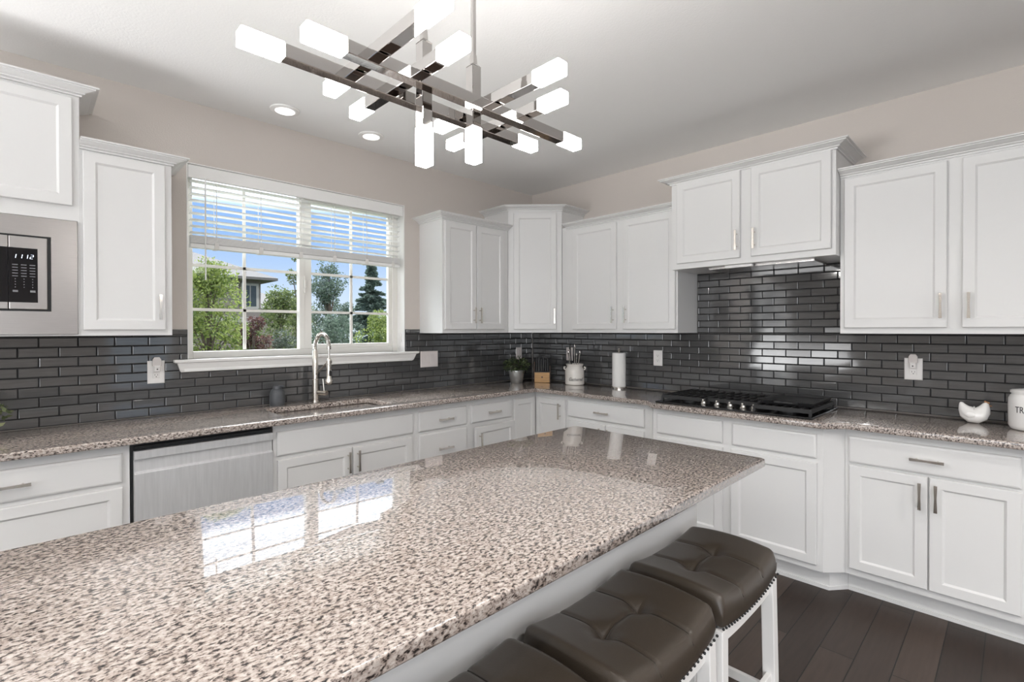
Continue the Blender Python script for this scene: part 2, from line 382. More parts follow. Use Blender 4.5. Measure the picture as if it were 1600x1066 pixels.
bigwin('window_3', face((0, 0, 0), (1, 0, 0), (0, -1, 0)), -7.65, -5.75, 0, 2.25, 2)

# ---- kitchen window (structure): frame, sashes, muntins, panes, stool and apron
w1 = bpy.data.objects.new('window_1', None); COL.objects.link(w1); struct(w1)
MW = face((0, .10, 0), (1, 0, 0), (0, -1, 0))    # inner face of the unit, 10 cm in
f = MB(MW)
f.box(WX0+.05, WX1-.052, -.059, -.001, WZ0+.001, WZ0+.045); f.box(WX0+.05, WX1-.052, -.059, -.001, WZ1-.05, WZ1-.001)
f.box(WX0+.001, WX0+.05, -.06, 0, WZ0+.001, WZ1-.001); f.box(WX1-.052, WX1-.001, -.06, 0, WZ0+.001, WZ1-.001); f.box(-2.268, -2.233, -.058, -.004, WZ0+.045, WZ1-.05)
f.build('window_frame', VINYL, w1, bevel=.003)
f = MB(MW)
sx0, sx1 = -2.232, -1.534
for a, b, c, d in ((sx0, sx0+.052, WZ0+.045, WZ1-.05), (sx1-.028, sx1, WZ0+.045, WZ1-.05), (sx0+.052, sx1-.028, WZ0+.046, WZ0+.075), (sx0+.052, sx1-.028, WZ1-.09, WZ1-.051)):
    f.box(a, b, -.045, -.012, c, d)
sash = f.build('sliding_sash', VINYL, w1, bevel=.003)
f = MB(MW); f.box(-2.243, -2.228, -.012, .012, 1.66, 1.78); f.box(-2.243, -2.228, .0, .02, 1.69, 1.75); f.build('sash_latch', VINYL, sash, bevel=.004)
for u0, u1, um, w in ((WX0+.05, -2.268, -2.608, -.052), (sx0+.052, sx1-.028, -1.872, -.030)):
    f = MB(MW)
    f.box(um-.009, um+.009, w-.006, w+.006, WZ0+.05, WZ1-.06)
    for z in (1.527, 1.802, 2.08): f.box(u0, u1, w-.006, w+.006, z-.009, z+.009)
    mg = f.build('muntin_grid', VINYL, w1)
    MB(MW).box(u0-.01, u1+.01, w-.009, w-.0075, WZ0+.04, WZ1-.05).build('pane', GLASS, w1)
f = MB(MW)
f.box(WX0+.0005, WX0+.006, .001, .0995, WZ0+.0005, WZ1-.0005); f.box(WX1-.006, WX1-.0005, .001, .0995, WZ0+.0005, WZ1-.0005); f.box(WX0+.006, WX1-.006, .001, .0995, WZ1-.006, WZ1-.0005)
f.build('jamb_liner', TRIMW, w1)
# stool (sill) with apron moulding
f = MB(FW)
f.box(WX0+.002, WX1-.002, -.10, .0, WZ0-.006, WZ0)
f.build('sill_board', TRIMW, w1)
f = MB(); f.sweep([(-2.985, .0), (-2.985, -.001), (-1.425, -.001), (-1.425, 0)], [(0, 1.154), (.010, 1.154), (.016, 1.165), (.030, 1.205), (.034, 1.207), (.046, 1.212), (.048, 1.222), (.046, 1.2265), (0, 1.2265)][::-1], 1)
f.box(-2.98, -1.43, -.02, -.0, 1.156, 1.2262)
f.build('window_sill', TRIMW, w1)
f = MB(FW)   # cord cleat on the right jamb
f.tube([(-1.484, -.045, 1.30), (-1.496, -.045, 1.325), (-1.496, -.045, 1.345), (-1.484, -.045, 1.37)], .006); f.build('cord_cleat', PLATE, w1, smooth=True)

# ---- blind
bl = thing('window_blind', (-2.22, .04, WZ1), 'white faux wood blind drawn half way up over the kitchen window', 'blind')
MBd = face((0, .045, 0), (1, 0, 0), (0, -1, 0))
f = MB(MBd); f.panel(-2.952, -1.490, 2.302, 2.381, [(0, .022), (0, .031), (.004, .035)]); f.box(-2.945, -1.498, -.03, .0215, 2.335, 2.379); f.build('valance', BLIND, bl)
f = MB(MBd); n = 9
for k in range(n):
    z = 2.292-.0385*k
    f.rings([[(u, w, z+h) for w, h in ((-.026, -.0035), (.0248, .0005), (.0250, .0035), (-.0255, -.0005))] for u in (-2.935, -1.512)])
for k in range(10): f.box(-2.935, -1.512, -.026, .025, 1.921+.0046*k, 1.921+.0046*k+.0032)
f.build('slats', BLIND, bl)
MB(MBd).box(-2.936, -1.511, -.027, .026, 1.893, 1.918).build('bottom_rail', BLIND, bl, bevel=.004)
for u in (-2.80, -2.545, -2.29, -2.05, -1.80, -1.575):
    f = MB(MBd)
    for w in (-.0285, .0275): f.box(u-.0015, u+.0015, w-.001, w+.001, 1.905, 2.335)
    f.box(u-.012, u+.012, -.0285, .031, 1.8905, 1.8928); f.box(u-.012, u+.012, .026, .031, 1.892, 1.93)
    f.build('ladder_cord', CORD, bl)
f = MB(MBd); f.tube([(-2.862, .038, 2.31), (-2.862, .038, 1.70)], .0042); f.build('tilt_wand', BLIND, bl, smooth=True)

# ---- recessed ceiling lights
RL = ['left recessed ceiling light above the window', 'right recessed ceiling light above the window']
for i, (x, y) in enumerate(CANS):
    t = thing('recessed_light', (x, y, CH), RL[i] if i < 2 else 'recessed ceiling light in the open room behind the island', 'ceiling light', 'recessed ceiling lights')
    MB().lathe([(.052, -.001), (.085, -.001), (.083, -.006), (.070, -.012), (.056, -.010)], (x, y, CH), 32).build('trim_ring', TRIMW, t, smooth=True)
    MB().lathe([(.001, -.0105), (.056, -.0105), (.056, -.0085), (.001, -.0085)], (x, y, CH), 32).build('diffuser', CANG, t)

# ------------------------------------------------------------------ tiled backsplashes
P_, H_, G_ = .1487, .0497, .0042
def clip(r, hole):
    a, b, c, d = r; e, f_, g, h = hole
    if e >= b or f_ <= a or g >= d or h <= c: return [r]
    o = []
    if c < g: o.append((a, b, c, g))
    if d > h: o.append((a, b, h, d))
    c2, d2 = max(c, g), min(d, h)
    if a < e: o.append((a, e, c2, d2))
    if b > f_: o.append((f_, b, c2, d2))
    return o
def backsplash(name, M, areas, holes, u0, label):
    root = thing(name, tuple(M @ Vector((areas[0][0], 0, .914))), label, 'backsplash')
    g = MB(M); t = MB(M)
    for A in areas:
        ps = [A]
        for h in holes: ps = [q for p in ps for q in clip(p, h)]
        for a, b, c, d in ps: g.box(a, b, .0005, .0048, c, d)
        ps2 = []
        k0 = int((A[2]-.9145)/H_)-1
        for r in range(max(0, k0), int((A[3]-.9145)/H_)+2):
            z0 = .9145+r*H_; off = 0 if r % 2 else P_/2
            for q in range(int((A[0]-u0)/P_)-2, int((A[1]-u0)/P_)+2):
                x0 = u0+off+q*P_
                w = (max(A[0], x0), min(A[1], x0+P_), max(A[2], z0), min(A[3], z0+H_))
                if w[1]-w[0] < .008 or w[3]-w[2] < .006: continue
                pc = [w]
                for h in holes: pc = [y for p in pc for y in clip(p, h)]
                ps2 += pc
        for a, b, c, d in ps2:
            a += G_/2; b -= G_/2; c += G_/2; d -= G_/2
            if b-a < .006 or d-c < .005: continue
            i = .0030; tx, tz = random.uniform(-.0007, .0007), random.uniform(-.00018, .00018)
            L = max(b-a, .05)/.15
            t.rings([[(a, .004, c), (b, .004, c), (b, .004, d), (a, .004, d)],
                     [(a, .0076, c), (b, .0076, c), (b, .0076, d), (a, .0076, d)],
                     [(a+.0011, .0091, c+.0011), (b-.0011, .0091, c+.0011), (b-.0011, .0091, d-.0011), (a+.0011, .0091, d-.0011)],
                     [(a+i, .0100-tx*L/2-tz, c+i), (b-i, .0100+tx*L/2-tz, c+i), (b-i, .0100+tx*L/2+tz, d-i), (a+i, .0100-tx*L/2+tz, d-i)]])
    g.build('grout', GROUT, root); t.build('tiles', TILE, root)
    return root
backsplash('tile_backsplash', FW, [(-4.25, -.0105, .915, 1.3713), (-3.088, WX0, 1.3714, 1.402), (WX1, -1.345, 1.3714, 1.402)], [(WX0, WX1, 1.226, 3), (-2.995, -1.415, 1.150, 1.2266)], -3.6675,
           'charcoal subway tile backsplash running under the kitchen window')
backsplash('tile_backsplash', FG, [(.0105, 4.6, .915, 1.3713), (1.718, 2.702, 1.3714, 1.8135)], [], 1.5132, 'charcoal subway tile backsplash behind the cooktop, rising to the range cabinet')

# ------------------------------------------------------------------ cabinetry
def door(M, u0, u1, z0, z1, w, parent, name='door', fw=.046):
    f = MB(M); f.panel(u0, u1, z0, z1, [(0, w+.001), (0, w+.017), (.003, w+.020), (fw, w+.020), (fw+.009, w+.0115)])
    return f.build(name, WHITE, parent)
def drawer(M, u0, u1, z0, z1, w, parent):
    f = MB(M); f.panel(u0, u1, z0, z1, [(0, w+.001), (0, w+.014), (.004, w+.018), (.010, w+.020)])
    return f.build('drawer', WHITE, parent)
def pull(M, u, z, w, parent, vert=True, L=.127):
    """bar pull with two posts, slightly waisted bar"""
    f = MB(M); h = L/2
    def pt(a, o): return (u, o, z+a) if vert else (u+a, o, z)
    def ring(a, o, s, t):
        if vert: return [(u-s, o-t, z+a), (u+s, o-t, z+a), (u+s, o+t, z+a), (u-s, o+t, z+a)]
        return [(u+a, o-t, z-s), (u+a, o-t, z+s), (u+a, o+t, z+s), (u+a, o+t, z-s)]
    f.rings([ring(a*h, w+.031, s, t) for a, s, t in ((-1, .0066, .0035), (-.8, .0062, .004), (0, .0046, .0045), (.8, .0062, .004), (1, .0066, .0035))])
    for a in (-.62, .62): f.tube([pt(a*h, w), pt(a*h, w+.029)], .0045, 8)
    o = f.build('handle', NICKEL, parent, smooth=True, ang=35); return o
def crown(path, zt, parent, side=1, hgt=.042, prj=.07):
    z = zt-hgt; k = prj/.07
    h = hgt/.042
    pr = [(-.004, z), (.010*k, z), (.010*k, z+.008*h), (.021*k, z+.012*h), (.021*k, z+.0165*h), (.034*k, z+.021*h), (.050*k, z+.0285*h), (.058*k, z+.0295*h), (.058*k, z+.0345*h), (.070*k, z+.036*h), (.070*k, zt), (-.004, zt)]
    f = MB(); f.sweep(path, pr, side); return f.build('crown_molding', WHITE, parent)
def cab(name, loc, label, cat, grp=None): return thing(name, loc, label, cat, grp)
DU = .31
# tall microwave cabinet (left edge of the photograph)
A = cab('wall_cabinet', (-3.85, 0, 1.372), 'tall white wall cabinet holding the built-in microwave', 'cabinet', 'white upper cabinets')
f = MB(FW); f.box(-4.25, -3.4525, 0.0012, DU, 1.912, 2.50); f.box(-3.4605, -3.4525, .0012, DU, 1.372, 1.912); f.box(-4.25, -4.235, .0012, DU, 1.372, 1.912)
f.box(-4.235, -3.4605, .0012, DU, 1.372, 1.378); f.box(-4.235, -3.4605, .0012, .02, 1.378, 1.912); f.build('body', WHITE, A)
door(FW, -4.215, -3.478, 1.980, 2.483, DU, A)
crown([(-4.25, -DU), (-3.4525, -DU), (-3.4525, -.0015)], 2.540, A)
# B
B = cab('wall_cabinet', (-3.27, 0, 1.372), 'white single-door wall cabinet between the microwave and the window', 'cabinet', 'white upper cabinets')
MB(FW).box(-3.452, -3.089, .0012, DU, 1.372, 2.275).build('body', WHITE, B)
d = door(FW, -3.442, -3.119, 1.400, 2.2475, DU, B); pull(FW, -3.145, 1.515, DU+.02, d)
crown([(-3.4515, -DU), (-3.089, -DU), (-3.089, -.0015)], 2.298, B)
# C
Cc = cab('wall_cabinet', (-1.0, 0, 1.372), 'white two-door wall cabinet right of the window', 'cabinet', 'white upper cabinets')
MB(FW).box(-1.343, -.642, .0012, DU, 1.372, 2.275).build('body', WHITE, Cc)
d = door(FW, -1.327, -1.013, 1.402, 2.245, DU, Cc); pull(FW, -1.045, 1.515, DU+.02, d)
d = door(FW, -1.005, -.700, 1.402, 2.245, DU, Cc); pull(FW, -.983, 1.515, DU+.02, d)
crown([(-1.343, -.0015), (-1.343, -DU), (-.642, -DU)], 2.298, Cc)
# D diagonal corner
D = cab('corner_wall_cabinet', (-.35, -.35, 1.372), 'taller white diagonal corner wall cabinet with one narrow door', 'cabinet', 'white upper cabinets')
DA, DB = (-.637, -.312), (-.312, -.643)
MB().prism([(-.637, -.0012), DA, DB, (-.0012, -.643), (-.0012, -.0012)], 1.372, 2.44).build('body', WHITE, D, bevel=0)
dv = Vector(DB)-Vector(DA); Ld = dv.length; MD = face((*DA, 0), (dv.x, dv.y, 0), (dv.y, -dv.x, 0))
d = door(MD, .047, Ld-.047, 1.400, 2.41, 0.0, D); pull(MD, Ld-.066, 1.515, .02, d)
crown([(-.637, -.0015), DA, DB, (-.0015, -.643)], 2.470, D)
# E
E_ = cab('wall_cabinet', (0, -1.2, 1.372), 'white two-door wall cabinet left of the range cabinet', 'cabinet', 'white upper cabinets')
MB(FG).box(.650, 1.716, .0012, DU, 1.372, 2.275).build('body', WHITE, E_)
d = door(FG, .775, 1.208, 1.400, 2.2445, DU, E_); pull(FG, 1.191-.006, 1.513, DU+.02, d)
d = door(FG, 1.270, 1.703, 1.400, 2.2445, DU, E_); pull(FG, 1.300, 1.513, DU+.02, d)
crown([(-DU, -.70), (-DU, -1.7165)], 2.298, E_)
# F range cabinet
F_ = cab('wall_cabinet', (0, -2.2, 1.815), 'deep raised white cabinet with two doors above the cooktop', 'cabinet', 'white upper cabinets')
f = MB(FG); f.box(1.7165, 2.7035, .0012, .40, 1.8145, 2.42); f.build('body', WHITE, F_)
d = door(FG, 1.761, 2.187, 1.851, 2.400, .40, F_); pull(FG, 2.170, 1.960, .42, d)
d = door(FG, 2.254, 2.683, 1.851, 2.400, .40, F_); pull(FG, 2.277, 1.958, .42, d)
crown([(-.0015, -1.7165), (-.40, -1.7165), (-.40, -2.7035), (-.0015, -2.7035)], 2.444, F_)
# G
G = cab('wall_cabinet', (0, -3.4, 1.372), 'wide white two-door wall cabinet right of the cooktop', 'cabinet', 'white upper cabinets')
MB(FG).box(2.7062, 4.10, .0012, DU, 1.372, 2.275).build('body', WHITE, G)
d = door(FG, 2.728, 3.167, 1.404, 2.243, DU, G); pull(FG, 3.144, 1.515, DU+.02, d)
d = door(FG, 3.224, 3.70, 1.404, 2.243, DU, G); pull(FG, 3.249, 1.513, DU+.02, d)
crown([(-DU, -2.7062), (-DU, -4.10)], 2.298, G)
# slide-out hood
hd = thing('range_hood', (-.30, -2.23, 1.80), 'slim white slide-out hood lip under the range cabinet', 'range hood')
MB(FG).box(1.95, 2.58, .06, .33, 1.800, 1.8138).build('hood_body', STEEL, hd)
MB(FG).box(2.075, 2.245, .345, .375, 1.795, 1.8135).build('front_lip', TRIMW, hd, bevel=.003)

# ---- base cabinets: frame front .565, doors/drawers .02 thick
DB_ = .565; ZB, ZT = .115, .8805
def base(M, u0, u1, label, parts, loc, w=DB_, name='base_cabinet', toe=True, wb=.012):
    t = cab(name, loc, label, 'cabinet', 'white base cabinets')
    MB(M).box(u0, u1, wb, w, ZB, ZT).build('body', WHITE, t)
    if toe:
        f = MB(M); f.box(u0, u1, wb, w-.078, 0.0, ZB); f.box(u0, u1, w-.078, w-.070, 0, .018); f.build('toe_kick', WHITE, t)
    for p in parts:
        if p[0] == 'dr':
            _, a, b, c, d_, h = p; o = drawer(M, a, b, c, d_, w, t)
            if h is not None: pull(M, (a+b)/2 if h == 'c' else h, (c+d_)/2, w+.02, o, vert=False)
        else:
            _, a, b, c, d_, h = p; o = door(M, a, b, c, d_, w, t)
            if h: pull(M, h[0], h[1], w+.02, o)
    return t
zd0, zd1, zo0, zo1 = .708, .838, .150, .686
base(FW, -4.25, -3.3015, 'white base cabinet left of the dishwasher, one drawer over a door',
     [('dr', -4.05, -3.329, zd0, zd1, 'c'), ('do', -4.05, -3.329, zo0, zo1, None)], (-3.7, -.3, 0))
SKH = (-2.60, -1.915, -.545, -.195)   # sink cut-out
sb = cab('base_cabinet', (-2.2, -.3, 0), 'white sink base cabinet with false drawer front and two doors', 'cabinet', 'white base cabinets')
f = MB(FW); f.box(-2.677, -2.645, .012, DB_, ZB, ZT); f.box(-1.79, -1.766, .012, DB_, ZB, ZT); f.box(-2.645, -1.79, .545+.012, DB_, ZB, ZT); f.box(-2.645, -1.79, .012, .557, ZB, .45); f.build('body', WHITE, sb)
f = MB(FW); f.box(-2.677, -1.766, .012, DB_-.078, 0, ZB); f.build('toe_kick', WHITE, sb)
drawer(FW, -2.659, -1.787, zd0-.004, zd1-.001, DB_, sb)
d = door(FW, -2.656, -2.226, zo0, .681, DB_, sb); pull(FW, -2.252, .60, DB_+.02, d)
d = door(FW, -2.216, -1.795, zo0, .681, DB_, sb); pull(FW, -2.190, .60, DB_+.02, d)
base(FW, -1.7655, -1.303, 'white base cabinet with a stack of drawers right of the sink',
     [('dr', -1.742, -1.324, .703, .838, 'c'), ('dr', -1.742, -1.324, .45, .684, 'c'), ('dr', -1.742, -1.324, .16, .43, 'c')], (-1.53, -.3, 0))
dc = base(FW, -1.3025, -.845, 'white base cabinet with a drawer over a slightly open door', [('dr', -1.281, -.859, .702, .834, 'c')], (-1.07, -.3, 0))
mo = face((-.838, -DB_-.004, 0), (-1, -.055, 0), (.055, -1, 0))
d = door(mo, 0, .425, zo0, .672, 0, dc); pull(mo, .392, .565, .02, d)
# corner cabinet with a bi-fold door
cc = cab('corner_base_cabinet', (-.4, -.4, 0), 'white corner base cabinet with a folding door in the inner corner', 'cabinet', 'white base cabinets')
MB().prism([(-.8445, -.012), (-.8445, -DB_), (-DB_, -DB_), (-DB_, -.9135), (-.012, -.9135), (-.012, -.012)], ZB, ZT).build('body', WHITE, cc)
MB().prism([(-.8445, -.012), (-.8445, -.487), (-.487, -.487), (-.487, -.9135), (-.012, -.9135), (-.012, -.012)], 0, ZB).build('toe_kick', WHITE, cc)
door(FW, -.832, -.588, zo0, .835, DB_, cc, fw=.042)
d = door(FG, .590, .900, zo0, .835, DB_, cc, fw=.042); pull(FG, .855, .745, DB_+.02, d)
g1 = base(FG, .9142, 1.660, 'white base cabinet left of the cooktop, one wide drawer over two doors',
     [('dr', .925, 1.604, .714, .842, 'c'), ('do', .940, 1.279, zo0, .686, (1.25, .60)), ('do', 1.291, 1.604, zo0, .686, (1.32, .60))], (-.3, -1.28, 0))
# bumped-out cooktop cabinet with diagonal ends
BU = .650
cb = cab('base_cabinet', (-.3, -2.2, 0), 'white bumped-out base cabinet under the cooktop with angled sides', 'cabinet', 'white base cabinets')
def bump(w0, w1, e): return [(-.012, -1.6605), (-w0, -1.6605), (-w1, -1.7165+e), (-w1, -2.7045-e), (-w0, -2.784), (-.012, -2.784)]
MB().prism(bump(DB_, BU, 0), ZB, ZT).build('body', WHITE, cb)
f = MB(); f.prism(bump(DB_-.078, BU-.076, .012), 0, ZB); f.prism(bump(DB_-.070, BU-.068, .010), 0, .020); f.build('toe_kick', WHITE, cb)
drawer(FG, 1.748, 2.179, .716, .843, BU, cb); drawer(FG, 2.238, 2.675, .715, .841, BU, cb)
door(FG, 1.748, 2.181, .150, .688, BU, cb); door(FG, 2.232, 2.677, .150, .688, BU, cb)
rc = base(FG, 2.7848, 4.05, 'white base cabinet right of the cooktop with drawer and two doors',
     [('dr', 2.803, 3.432, .704, .840, 'c'), ('do', 2.805, 3.119, .153, .690, (3.092, .60)), ('do', 3.126, 3.433, .153, .690, (3.151, .60)),
      ('do', 3.50, 3.95, .153, .690, None), ('dr', 3.50, 3.95, .704, .840, None)], (-.3, -3.3, 0))

# ---- dishwasher
dw = thing('dishwasher', (-2.99, -.3, 0), 'stainless steel dishwasher left of the sink', 'dishwasher')
MB(FW).box(-3.2985, -2.680, .012, .56, .10, .868).build('tub_casing', BLACK, dw)
f = MB(FW); f.rings([[(u, w, z) for w, z in ((.562, .12), (.588, .12), (.592, .16), (.594, .45), (.592, .738), (.578, .744), (.575, .80), (.594, .803), (.594, .842), (.562, .842))] for u in (-3.288, -2.684)])
f.build('door_panel', STEELD, dw, bevel=.0015, seg=1)
MB(FW).box(-3.286, -2.688, .565, .58, .846, .862).build('control_strip', BLKGL, dw)
MB(FW).box(-3.29, -2.685, .10, .49, 0.0, .10).build('toe_panel', BLACK, dw)

# ---- microwave
mw = thing('microwave', (-3.85, -.2, 1.379), 'built-in stainless microwave with a wide trim surround', 'microwave')
f = MB(FW)
for a, b, c, d in ((-4.19, -3.4625, 1.8225, 1.908), (-4.19, -3.4625, 1.3795, 1.4835), (-3.5535, -3.4625, 1.4835, 1.8225), (-4.19, -4.10, 1.4835, 1.8225)): f.box(a, b, .306, .324, c, d)
f.build('trim_surround', STEELM, mw)
MB(FW).box(-4.10, -3.5545, .05, .318, 1.4845, 1.8215).build('oven_case', BLACK, mw)
f = MB(FW); f.box(-3.69, -3.566, .319, .332, 1.491, 1.814); cp = f.build('control_panel', STEELM, mw, bevel=.003)
MB(FW).box(-3.69, -3.598, .3322, .3332, 1.522, 1.763).build('control_glass', BLKGL, cp)
f = MB(FW); f.box(-4.09, -3.692, .319, .332, 1.491, 1.814); md = f.build('door', STEELM, mw, bevel=.003)
MB(FW).box(-4.05, -3.6925, .3322, .3332, 1.522, 1.763).build('door_glass', BLKGL, md)
SEG = {'1': 'bc', '2': 'abged'}
f = MB(FW); hh, ww_ = .0175, .0088
for ch, u in (('1', -3.6685), ('1', -3.649), ('1', -3.6315), ('2', -3.6225)):
    z = 1.7165; sl = .15
    for s_ in SEG[ch]:
        x0, y0, x1, y1 = {'a': (0, 1, 1, 1), 'b': (1, .5, 1, 1), 'c': (1, 0, 1, .5), 'd': (0, 0, 1, 0), 'e': (0, 0, 0, .5), 'f': (0, .5, 0, 1), 'g': (0, .5, 1, .5)}[s_]
        p, q = (u+x0*ww_+sl*y0*hh, z+y0*hh), (u+x1*ww_+sl*y1*hh, z+y1*hh)
        if ch == '1': p = (p[0]-ww_, p[1]); q = (q[0]-ww_, q[1])
        f.bar((p[0], .3336, p[1]+(0 if y0 == y1 else .0008)), (q[0], .3336, q[1]-(0 if y0 == y1 else .0008)), .0022, .0006)
f.build('clock_digits', DIGIT, cp)
f = MB(FW)
for r in range(5):
    for c in range(3): f.box(-3.679+.0275*c, -3.661+.0275*c, .3333, .3336, 1.686-.0125*r, 1.6895-.0125*r)
for r in range(4):
    for c in range(3): f.box(-3.671+.0275*c, -3.668+.0275*c, .3333, .3336, 1.623-.012*r, 1.627-.012*r)
for c in (0, 2): f.box(-3.678+.0275*c, -3.661+.0275*c, .3333, .3336, 1.567, 1.576)
f.build('keypad', KEYP, cp)

# ------------------------------------------------------------------ worktops, sink
CT0, CT1 = .8815, .914
outer = [(-4.25, -.011), (-4.25, -.636), (-.636, -.636), (-.636, -1.662), (-.722, -1.742), (-.722, -2.715), (-.636, -2.80), (-.636, -4.05), (-.011, -4.05), (-.011, -.011)]
a, b, c, d = SKH; hole = []
for cx, cy, t0 in ((b-.04, c+.04, -90), (b-.04, d-.04, 0), (a+.04, d-.04, 90), (a+.04, c+.04, 180)):
    for k in range(6):
        th = math.radians(t0+k*18); hole.append((cx+.04*math.cos(th), cy+.04*math.sin(th)))
tag(slab('countertop', outer, [hole], CT0, CT1, .007, GRAN), 'speckled granite worktop running along both walls', 'countertop')
sk = thing('sink', (-2.26, -.37, .70), 'stainless undermount sink below the window', 'sink')
f = MB()
def rr(i, z):
    o = []
    for cx, cy, t0 in ((b-.04, c+.04, -90), (b-.04, d-.04, 0), (a+.04, d-.04, 90), (a+.04, c+.04, 180)):
        for k in range(6):
            th = math.radians(t0+k*18); o.append((cx+(.04+i)*math.cos(th), cy+(.04+i)*math.sin(th), z))
    return o
f.rings([rr(.010, .8805), rr(.010, .68), rr(-.02, .665), rr(-.02, .667), rr(.004, .684), rr(.004, .8805)], True, False)
bmf = f.build('basin', STEEL, sk, smooth=True, ang=30)
MB().lathe([(.04, .668), (.038, .672), (.02, .671), (.002, .668)], (-2.26, -.33, 0), 24).build('drain', NICKEL, sk, smooth=True)

# island
IX0, IX1, IY0, IY1 = -4.75, -1.665, -2.760, -1.858
tag(slab('island_countertop', [(IX0, IY0), (IX1-.012, IY0), (IX1, IY0+.012), (IX1, IY1-.012), (IX1-.012, IY1), (IX0, IY1)], [], .8825, .914, .006, GRAN), 'large speckled granite island top in the foreground', 'countertop')
ib = cab('island_cabinet', (-3.2, -2.2, 0), 'white island base with a flat back panel behind the stools', 'cabinet')
MB().box(IX0+.05, -1.700, -2.490, IY1-.03, .10, .882).build('body', WHITE, ib)
MB().box(IX0+.05, -1.692, -2.505, -2.491, .0, .882).build('back_panel', WHITE, ib)
MB().box(IX0+.05, -1.70, -2.488, IY1-.10, .0, .0995).build('toe_kick', WHITE, ib)

# ------------------------------------------------------------------ cooktop
ck = thing('cooktop', (-.40, -2.2, .914), 'black gas cooktop with cast iron grates and five chrome knobs', 'cooktop')
f = MB(FG); f.panel(1.742, 2.658, 0, 1, []) if False else None
f.prism([(1.742, .135), (2.658, .135), (2.658, .672), (1.742, .672)], .9143, .926); f.build('glass_top', ENAM, ck, bevel=.003)
for u, w, r in ((1.92, .30, .045), (1.92, .53, .05), (2.20, .33, .06), (2.50, .30, .045), (2.50, .53, .05)):
    bu = MB(FG).lathe([(r, .926), (r, .936), (r*.7, .938), (r*.7, .946), (r*.2, .947)], (u, w, 0), 20).build('burner', IRON, ck, smooth=True)
def grate(u0, u1, w0, w1):
    f = MB(FG); z = .957; t = .011
    for u in (u0, u1): f.bar((u, w0, z-.004), (u, w1, z-.004), t, .022)
    for w in (w0, w1): f.bar((u0, w, z-.004), (u1, w, z-.004), t, .022)
    n = 6
    for k in range(1, n): f.bar((u0+(u1-u0)*k/n, w0, z+.002), (u0+(u1-u0)*k/n, w1, z+.002), .008, .012)
    for k in (1, 2): f.bar((u0, w0+(w1-w0)*k/3, z), (u1, w0+(w1-w0)*k/3, z), .009)
    for u in (u0, u1):
        for w in (w0, w1): f.bar((u, w, .9262), (u, w, z), .014)
    f.build('grate', IRON, ck)
grate(1.757, 2.040, .165, .600); grate(2.050, 2.345, .150, .555); grate(2.355, 2.640, .165, .635)
for k, u in enumerate((2.045, 2.130, 2.208, 2.283, 2.345)):
    kb = MB(FG).lathe([(.020, .9262), (.021, .935), (.0165, .938), (.0155, .948), (.006, .950)], (u, .615, 0), 18).build('knob', NICKEL, ck, smooth=True)
    f = MB(FG); f.box(u-.005, u+.005, .600, .630, .950, .962); f.build('knob_grip', NICKEL, kb, bevel=.002)
gr = thing('griddle', (-.40, -2.48, .966), 'black flat griddle pan lying on the right cooktop grate', 'griddle')
f = MB(FG); f.panel(0, 1, 0, 1, []) if False else None
f.rings([[(2.375, .18, .9655), (2.625, .18, .9655), (2.625, .565, .9655), (2.375, .565, .9655)], [(2.362, .165, .990), (2.638, .165, .990), (2.638, .58, .990), (2.362, .58, .990)],
         [(2.371, .174, .990), (2.629, .174, .990), (2.629, .571, .990), (2.371, .571, .990)], [(2.380, .185, .974), (2.620, .185, .974), (2.620, .56, .974), (2.380, .56, .974)]])
f.build('pan', IRON, gr, bevel=.003)
MB(FG).tube([(2.44, .58, .983), (2.455, .612, .985), (2.545, .612, .985), (2.56, .58, .983)], .006, 8).build('pan_handle', IRON, gr, smooth=True)

# ------------------------------------------------------------------ faucet, soap
fa = thing('faucet', (-2.245, -.10, .914), 'brushed nickel spring pull-down faucet behind the sink', 'faucet')
fx, fy = -2.245, -.10
MB().lathe([(.026, .9142), (.026, .919), (.0225, .922), (.0225, 1.065), (.019, 1.068), (.019, 1.255), (.015, 1.26), (.015, 1.27)], (fx, fy, 0), 24).build('column', NICKEL, fa, smooth=True)
hx, hy = fx+.012, fy-.185       # hanging head
arc = []
for k in range(33):
    th = PI*k/32; s_ = (1-math.cos(th))/2
    arc.append(Vector((fx+(hx-fx)*s_, fy+(hy-fy)*s_, 1.268+.098*math.sin(th)+ (.012*s_))))
pts = []
for k in range(33*16):
    t = k/(33*16-1)*32; i = min(int(t), 31); p = arc[i].lerp(arc[i+1], t-i); dd = (arc[i+1]-arc[i]).normalized()
    sdv = Vector((hx-fx, hy-fy, 0)).normalized().cross(Vector((0, 0, 1))); nn = sdv.cross(dd); a_ = 2*PI*t*1.15
    pts.append(p+sdv*.0115*math.cos(a_)+nn*.0115*math.sin(a_))
MB().tube(pts, .0028, 6).build('spring', NICKEL, fa, smooth=True)
MB().tube(arc, .0085, 10).build('hose', STEEL, fa, smooth=True)
MB().tube([(hx, hy, 1.284), (hx, hy, 1.20)], .006, 10).build('hose_end', NICKEL, fa, smooth=True)
MB().lathe([(.0135, 1.272), (.0135, 1.292)], (hx, hy, 0), 16).build('hose_collar', NICKEL, fa, smooth=True)
f = MB(); f.lathe([(.010, 1.215), (.015, 1.205), (.0165, 1.14), (.016, 1.085), (.024, 1.072), (.025, 1.058), (.012, 1.045), (.006, 1.042)], (hx, hy, 0), 20); sp_ = f.build('spray_head', NICKEL, fa, smooth=True)
MB().box(hx-.006, hx+.014, hy-.02, hy-.012, 1.10, 1.135).build('spray_button', BLACK, sp_, bevel=.002)
f = MB(); f.tube([(fx, fy-.015, 1.10), (hx, hy+.018, 1.19)], .0055, 10); f.lathe([(.019, 1.182), (.019, 1.20)], (hx, hy, 0), 16); f.build('holder_arm', NICKEL, fa, smooth=True)
